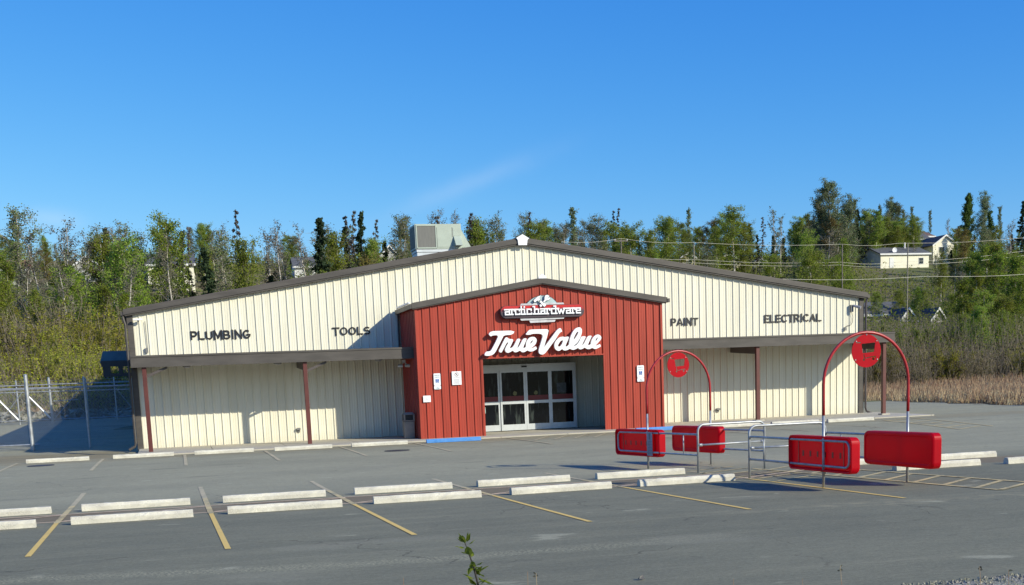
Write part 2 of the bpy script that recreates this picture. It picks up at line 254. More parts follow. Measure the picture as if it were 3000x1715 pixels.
# ---------------------------------------------------------------- object helpers
def tag(o, label=None, cat=None, group=None, kind=None):
    if label: o['label'] = label
    if cat: o['category'] = cat
    if group: o['group'] = group
    if kind: o['kind'] = kind
    return o
def empty(name, loc=(0, 0, 0), rz=0.0, label=None, cat=None, group=None):
    o = bpy.data.objects.new(name, None); COL.objects.link(o); o.location = loc; o.rotation_euler = (0, 0, rz); o.empty_display_size = 0.3
    return tag(o, label, cat, group)
class MB:
    def __init__(s): s.v = []; s.f = []; s.mi = []; s.cur = 0
    def add(s, vs, fs):
        b = len(s.v); s.v.extend([tuple(map(float, v)) for v in vs]); s.f.extend([tuple(b+i for i in f) for f in fs]); s.mi.extend([s.cur]*len(fs)); return s
    def box(s, x0, x1, y0, y1, z0, z1):
        return s.add([(x0, y0, z0), (x1, y0, z0), (x1, y1, z0), (x0, y1, z0), (x0, y0, z1), (x1, y0, z1), (x1, y1, z1), (x0, y1, z1)],
                     [(0, 3, 2, 1), (4, 5, 6, 7), (0, 1, 5, 4), (1, 2, 6, 5), (2, 3, 7, 6), (3, 0, 4, 7)])
    def hexa(s, p):   # 8 points: bottom ring, top ring
        return s.add(p, [(0, 3, 2, 1), (4, 5, 6, 7), (0, 1, 5, 4), (1, 2, 6, 5), (2, 3, 7, 6), (3, 0, 4, 7)])
    def tube(s, pts, rad, n=6, closed=False, cap=True):
        pts = [Vector(p) for p in pts]; m = len(pts)
        if not hasattr(rad, '__len__'): rad = [rad]*m
        vs = []; up = None
        for i, p in enumerate(pts):
            a = pts[i-1] if (i > 0 or closed) else p; b = pts[(i+1) % m] if (i < m-1 or closed) else p
            t = (b-a).normalized()
            if up is None:
                up = Vector((0, 0, 1)) if abs(t.z) < 0.9 else Vector((1, 0, 0))
            x = t.cross(up)
            if x.length < 1e-4: x = t.cross(Vector((0, 1, 0)))
            x.normalize(); y = x.cross(t); up = y
            for j in range(n):
                an = 2*math.pi*j/n; vs.append(p+(x*math.cos(an)+y*math.sin(an))*rad[i])
        fs = []
        for i in range(m if closed else m-1):
            for j in range(n):
                a = i*n+j; b = i*n+(j+1) % n; c = ((i+1) % m)*n+(j+1) % n; d = ((i+1) % m)*n+j; fs.append((a, b, c, d))
        if cap and not closed: fs.append(tuple(range(n))[::-1]); fs.append(tuple(range((m-1)*n, m*n)))
        return s.add(vs, fs)
    def prism(s, poly, y0, y1):   # polygon in x,z pushed along y
        n = len(poly); a = sum(poly[i][0]*poly[(i+1) % n][1]-poly[(i+1) % n][0]*poly[i][1] for i in range(n))
        if a < 0: poly = poly[::-1]
        vs = [(p[0], y0, p[1]) for p in poly]+[(p[0], y1, p[1]) for p in poly]
        fs = [tuple(range(n)), tuple(range(n, 2*n))[::-1]]+[(i, n+i, n+(i+1) % n, (i+1) % n) for i in range(n)]
        return s.add(vs, fs)
    def build(s, name, mats, parent=None, smooth=False, bevel=0):
        me = bpy.data.meshes.new(name); me.from_pydata(s.v, [], s.f)
        if not isinstance(mats, (list, tuple)): mats = [mats]
        for m in mats: me.materials.append(M[m] if isinstance(m, str) else m)
        if max(s.mi or [0]) > 0: me.polygons.foreach_set('material_index', s.mi)
        if smooth: me.polygons.foreach_set('use_smooth', [True]*len(me.polygons))
        bm = bmesh.new(); bm.from_mesh(me); bmesh.ops.recalc_face_normals(bm, faces=bm.faces); bm.to_mesh(me); bm.free()
        o = bpy.data.objects.new(name, me); COL.objects.link(o)
        if parent: o.parent = parent
        if bevel:
            b = o.modifiers.new('bevel', 'BEVEL'); b.width = bevel; b.segments = 2; b.limit_method = 'ANGLE'; b.angle_limit = R(35)
        return o
def bx(name, m, dims, parent=None, bevel=0): return MB().box(*dims).build(name, m, parent, bevel=bevel)
def copy_tree(o, parent=None):
    c = o.copy(); COL.objects.link(c)
    for kk in ('label', 'category', 'group'):
        pass
    if parent is not None: c.parent = parent
    for ch in list(o.children): copy_tree(ch, c)
    return c
def smooth_poly(pts, it=2):
    for _ in range(it):
        n = len(pts); q = []
        for i in range(n):
            a, b = pts[i], pts[(i+1) % n]; q.append((a[0]*.75+b[0]*.25, a[1]*.75+b[1]*.25)); q.append((a[0]*.25+b[0]*.75, a[1]*.25+b[1]*.75))
        pts = q
    return pts
def plate(polys, y, depth, it=0):   # filled outline with holes, standing in the x,z plane, front face at y
    cu = bpy.data.curves.new('outline', 'CURVE'); cu.dimensions = '2D'; cu.fill_mode = 'BOTH'; cu.extrude = depth/2
    for p in polys:
        if it: p = smooth_poly(p, it)
        sp = cu.splines.new('POLY'); sp.points.add(len(p)-1); sp.use_cyclic_u = True
        for i, q in enumerate(p): sp.points[i].co = (q[0], q[1], 0, 1)
    o = bpy.data.objects.new('tmp', cu); COL.objects.link(o); bpy.context.view_layer.update()
    me = o.to_mesh(); vs = [(v.co.x, y+depth/2-v.co.z, v.co.y) for v in me.vertices]; fs = [tuple(p.vertices) for p in me.polygons]
    o.to_mesh_clear(); bpy.data.objects.remove(o); bpy.data.curves.remove(cu)
    return vs, fs
def text(body, x, z, size, y, depth, bold=0.0, align='LEFT', sx=1.0, shear=0.0, space=1.0):
    cu = bpy.data.curves.new('txt', 'FONT'); cu.body = body; cu.size = size; cu.extrude = depth/2; cu.offset = bold; cu.align_x = align; cu.shear = shear; cu.space_character = space
    o = bpy.data.objects.new('tmp', cu); COL.objects.link(o); bpy.context.view_layer.update()
    me = o.to_mesh(); vs = [(x+v.co.x*sx, y+depth/2-v.co.z, z+v.co.y) for v in me.vertices]; fs = [tuple(p.vertices) for p in me.polygons]
    o.to_mesh_clear(); bpy.data.objects.remove(o); bpy.data.curves.remove(cu)
    return vs, fs
SCRIPT={"T":[[[12.878,4.045],[13.008,4.139],[13.269,4.14],[13.912,4.138],[13.821,3.983],[13.478,3.979],[13.407,3.857],[13.305,3.682],[13.184,3.472],[13.113,3.359],[13.044,3.29],[12.949,3.249],[12.827,3.233],[12.679,3.257],[12.755,3.399],[12.89,3.395],[12.957,3.435],[13.027,3.54],[13.159,3.758],[13.276,3.983],[13.029,3.983],[12.966,3.936]]],"rue":[[[13.54,3.906],[13.605,3.891],[13.668,3.832],[13.852,3.822],[13.784,3.677],[13.683,3.502],[13.705,3.488],[13.777,3.508],[13.846,3.577],[13.927,3.717],[13.984,3.836],[14.126,3.832],[14.058,3.678],[13.97,3.493],[13.993,3.483],[14.052,3.544],[14.133,3.666],[14.221,3.842],[14.372,3.838],[14.315,3.724],[14.202,3.495],[14.243,3.475],[14.306,3.509],[14.326,3.535],[14.331,3.652],[14.363,3.74],[14.433,3.836],[14.521,3.878],[14.606,3.889],[14.691,3.865],[14.754,3.782],[14.741,3.693],[14.69,3.596],[14.591,3.509],[14.504,3.472],[14.561,3.466],[14.638,3.499],[14.707,3.537],[14.755,3.442],[14.701,3.407],[14.604,3.357],[14.499,3.338],[14.424,3.362],[14.368,3.395],[14.3,3.348],[14.213,3.32],[14.138,3.336],[14.084,3.4],[13.987,3.349],[13.892,3.325],[13.827,3.363],[13.806,3.409],[13.704,3.349],[13.609,3.317],[13.525,3.35],[13.496,3.427],[13.513,3.489],[13.564,3.585],[13.654,3.712],[13.597,3.709],[13.548,3.657],[13.467,3.517],[13.396,3.404],[13.35,3.325],[13.24,3.382],[13.327,3.539],[13.439,3.732]],[[14.611,3.769],[14.58,3.698],[14.53,3.646],[14.482,3.625],[14.503,3.682],[14.553,3.743]]],"V":[[[14.32,3.969],[14.366,4.035],[14.455,4.135],[14.522,4.16],[14.979,4.155],[15.251,4.157],[15.194,3.965],[15.131,3.777],[15.075,3.627],[15.017,3.449],[15.129,3.588],[15.266,3.754],[15.436,3.958],[15.563,4.106],[15.636,4.166],[15.717,4.182],[15.755,4.101],[15.773,4.043],[15.702,4.026],[15.628,3.953],[15.51,3.776],[15.362,3.609],[15.224,3.443],[15.097,3.295],[15.024,3.231],[14.933,3.21],[14.843,3.246],[14.812,3.305],[14.815,3.386],[14.932,3.707],[15.033,3.99],[14.582,4.002],[14.515,3.963]]],"alue":[[[15.807,3.862],[15.877,3.832],[15.919,3.854],[16.046,3.851],[15.985,3.714],[15.875,3.499],[15.9,3.474],[15.957,3.496],[16.036,3.561],[16.044,3.656],[16.074,3.788],[16.136,3.938],[16.243,4.097],[16.348,4.17],[16.461,4.196],[16.541,4.156],[16.569,4.069],[16.544,3.927],[16.489,3.814],[16.38,3.627],[16.275,3.544],[16.212,3.512],[16.253,3.495],[16.326,3.533],[16.421,3.625],[16.498,3.776],[16.546,3.851],[16.725,3.846],[16.66,3.733],[16.546,3.531],[16.571,3.516],[16.624,3.562],[16.711,3.712],[16.798,3.863],[16.962,3.863],[16.908,3.764],[16.782,3.529],[16.806,3.504],[16.848,3.517],[16.916,3.549],[16.919,3.63],[16.958,3.734],[17.044,3.837],[17.138,3.891],[17.221,3.903],[17.312,3.848],[17.341,3.771],[17.307,3.695],[17.211,3.602],[17.147,3.537],[17.089,3.495],[17.135,3.484],[17.219,3.515],[17.272,3.547],[17.315,3.445],[17.236,3.409],[17.132,3.365],[17.069,3.352],[16.998,3.378],[16.958,3.408],[16.864,3.363],[16.771,3.357],[16.7,3.388],[16.655,3.432],[16.576,3.382],[16.483,3.356],[16.423,3.377],[16.383,3.426],[16.289,3.372],[16.176,3.346],[16.095,3.378],[16.061,3.407],[15.962,3.353],[15.839,3.333],[15.779,3.368],[15.745,3.408],[15.656,3.334],[15.575,3.332],[15.495,3.377],[15.447,3.455],[15.441,3.559],[15.476,3.672],[15.571,3.774],[15.675,3.847]],[[15.807,3.724],[15.731,3.722],[15.658,3.658],[15.593,3.564],[15.581,3.508],[15.631,3.482],[15.693,3.514],[15.757,3.598]],[[16.419,4.03],[16.373,4.027],[16.299,3.934],[16.233,3.812],[16.204,3.708],[16.262,3.754],[16.358,3.885],[16.412,3.978]],[[17.197,3.799],[17.144,3.767],[17.096,3.701],[17.084,3.649],[17.131,3.671],[17.185,3.737]]]}
EM_ham=[[14.664,5.223],[14.767,5.307],[14.811,5.346],[14.984,5.409],[14.904,5.344],[14.894,5.291],[14.913,5.224],[14.863,5.205],[14.806,5.213],[14.747,5.168],[14.697,5.149]]
EM_han=[[14.896,5.165],[14.941,5.217],[15.155,5.039],[15.074,4.968]]
EM_wr=[[15.102,5.313],[15.126,5.393],[15.226,5.411],[15.296,5.369],[15.238,5.337],[15.229,5.284],[15.308,5.309],[15.335,5.275],[15.233,5.217],[15.161,5.206],[15.088,5.141],[15.039,5.168],[15.098,5.234]]
EM_wr2=[[14.892,5.052],[14.957,5.077],[15.004,5.009],[14.924,4.971]]
EM_arch=[[14.427,5.142],[14.538,5.239],[14.683,5.329],[14.856,5.392],[15.07,5.414],[15.254,5.397],[15.423,5.327],[15.534,5.231],[15.617,5.143]]
EM_band=[[14.148,5.048],[14.207,5.12],[15.86,5.124],[15.894,5.063]]
EM_low1=[[14.142,4.57],[14.189,4.496],[15.86,4.527],[15.905,4.587]]
EM_low2=[[14.507,4.494],[14.547,4.406],[15.504,4.422],[15.55,4.495]]
SKY=[["pale_birch",-12.3,95,16.7,52],["birch",-23.6,186,7.2,8],["bare_birch",-10.4,90,14.8,103],["bare_birch",-8.4,85,15.2,150],["bare_birch",-7.3,88,14.7,192],["bare_birch",-5.8,80,14.6,224],["birch",-17.1,186,7.2,125],["pale_birch",-5.0,100,14.6,275],["spruce",-3.9,110,13.9,316],["birch",-3.3,80,13.7,306],["birch",-9.5,186,6.2,262],["pale_birch",-1.7,100,14.9,368],["bare_birch",-0.6,95,14.9,397],["birch",-1.1,75,13.4,375],["pale_birch",0.2,100,14.0,420],["dead_spruce",1.1,110,14.8,442],["birch",2.1,95,16.3,469],["bare_birch",2.7,80,13.9,495],["spruce",3.5,120,14.5,502],["dead_spruce",4.5,120,14.4,525],["spruce",5.2,118,14.0,543],["birch",9.5,186,10.2,587],["birch",10.4,186,9.8,603],["pale_birch",7.9,186,9.4,560],["pale_birch",11.4,186,9.0,620],["bare_birch",9.4,110,15.6,652],["pale_birch",9.6,105,14.9,665],["bare_birch",10.8,110,14.1,690],["dead_spruce",11.1,100,17.3,708],["birch",11.2,90,14.8,735],["spruce",5.7,90,13.6,582],["bare_birch",14.3,110,14.9,773],["bare_birch",16.2,110,15.8,818],["bare_birch",18.6,120,14.9,853],["birch",27.4,200,6.9,862],["bare_birch",20.5,120,15.0,895],["birch",25.7,200,7.0,835],["spruce",18.9,95,16.5,928],["pale_birch",22.8,115,15.2,960],["birch",22.0,105,14.8,975],["spruce",26.9,130,14.2,1007],["bare_birch",27.7,130,13.2,1025],["dead_spruce",27.5,125,16.3,1033],["dead_spruce",28.0,125,16.0,1044],["spruce",28.4,120,16.5,1068],["birch",28.9,120,13.2,1085],["dead_spruce",31.5,130,15.0,1101],["pale_birch",33.5,125,15.8,1160],["pale_birch",35.4,130,15.8,1180],["spruce",32.8,130,12.1,1131],["bare_birch",40.7,140,15.5,1245],["bare_birch",42.1,140,15.4,1272],["bare_birch",45.4,140,15.6,1335],["dead_spruce",44.2,140,14.6,1312],["dead_spruce",45.0,130,15.8,1374],["birch",46.3,130,14.6,1400],["birch",47.5,130,15.3,1425],["bare_birch",48.3,130,15.9,1440],["pale_birch",49.3,130,16.1,1459],["pale_birch",61.1,160,13.5,1521],["dead_spruce",59.2,150,14.3,1538],["birch",60.7,150,13.0,1565],["pale_birch",64.0,160,12.5,1570],["birch",65.8,160,12.2,1600],["pale_birch",63.7,150,12.7,1618],["bare_birch",64.9,150,13.2,1639],["pale_birch",69.3,160,11.8,1658],["cottonwood_slim",67.3,150,15.1,1679],["bare_birch",68.6,150,12.4,1702],["pale_birch",72.9,160,12.3,1717],["pale_birch",74.5,160,12.3,1743],["pale_birch",72.2,150,14.2,1763],["birch",73.2,150,12.9,1780],["dead_spruce",77.8,160,14.0,1794],["dead_spruce",78.6,160,13.7,1808],["birch",75.7,150,12.1,1822],["birch",73.8,140,13.7,1854],["birch",75.1,140,12.5,1878],["bare_birch",79.9,150,11.7,1893],["birch",91.6,170,12.1,1949],["birch",91.0,170,11.7,1940],["birch",98.2,180,10.3,1984],["cottonwood_slim",100.8,180,12.6,2020],["red_birch",99.8,170,11.6,2070],["birch",102.8,180,9.4,2050],["birch",103.4,170,12.7,2123],["birch",103.1,165,14.0,2152],["birch",104.8,165,11.4,2178],["birch",99.5,165,10.9,2100],["spruce",113.6,180,9.8,2200],["dead_spruce",110.5,170,11.8,2225],["spruce",114.9,180,7.7,2218],["tall_bare_birch",87.5,120,17.1,2262],["tall_bare_birch",87.9,118,16.0,2288],["birch",134.3,200,8.6,2336],["pale_birch",135.8,200,9.1,2355],["red_birch",137.4,200,9.8,2374],["cottonwood",131.3,185,16.1,2402],["cottonwood",133.3,185,18.0,2428],["cottonwood",134.4,180,15.3,2480],["spruce",141.8,190,13.8,2500],["spruce",136.4,185,8.5,2468],["pale_birch",162.3,220,11.4,2532],["birch",164.6,220,11.3,2557],["cottonwood_slim",167.1,220,12.2,2585],["cottonwood",165.9,215,14.0,2606],["cottonwood",168.0,215,13.1,2630],["birch",165.8,210,9.4,2640],["cottonwood_slim",179.6,230,11.0,2652],["cottonwood_slim",181.2,230,11.8,2669],["birch",180.0,225,7.5,2690],["cottonwood_slim",213.1,270,12.6,2725],["bare_birch",226.1,280,11.0,2781],["green_cone",175.6,200,14.0,2829],["green_cone",177.2,200,14.8,2848],["cottonwood",176.4,195,15.3,2880],["green_cone",175.0,190,11.5,2905],["cottonwood_slim",177.3,190,12.5,2932],["bare_birch",128.1,120,15.1,2970],["spruce",182.5,190,13.4,2994],["spruce",184.3,190,15.7,3015],["birch",152.5,170,9.5,2800],["red_birch",140.0,150,11.7,2820]]
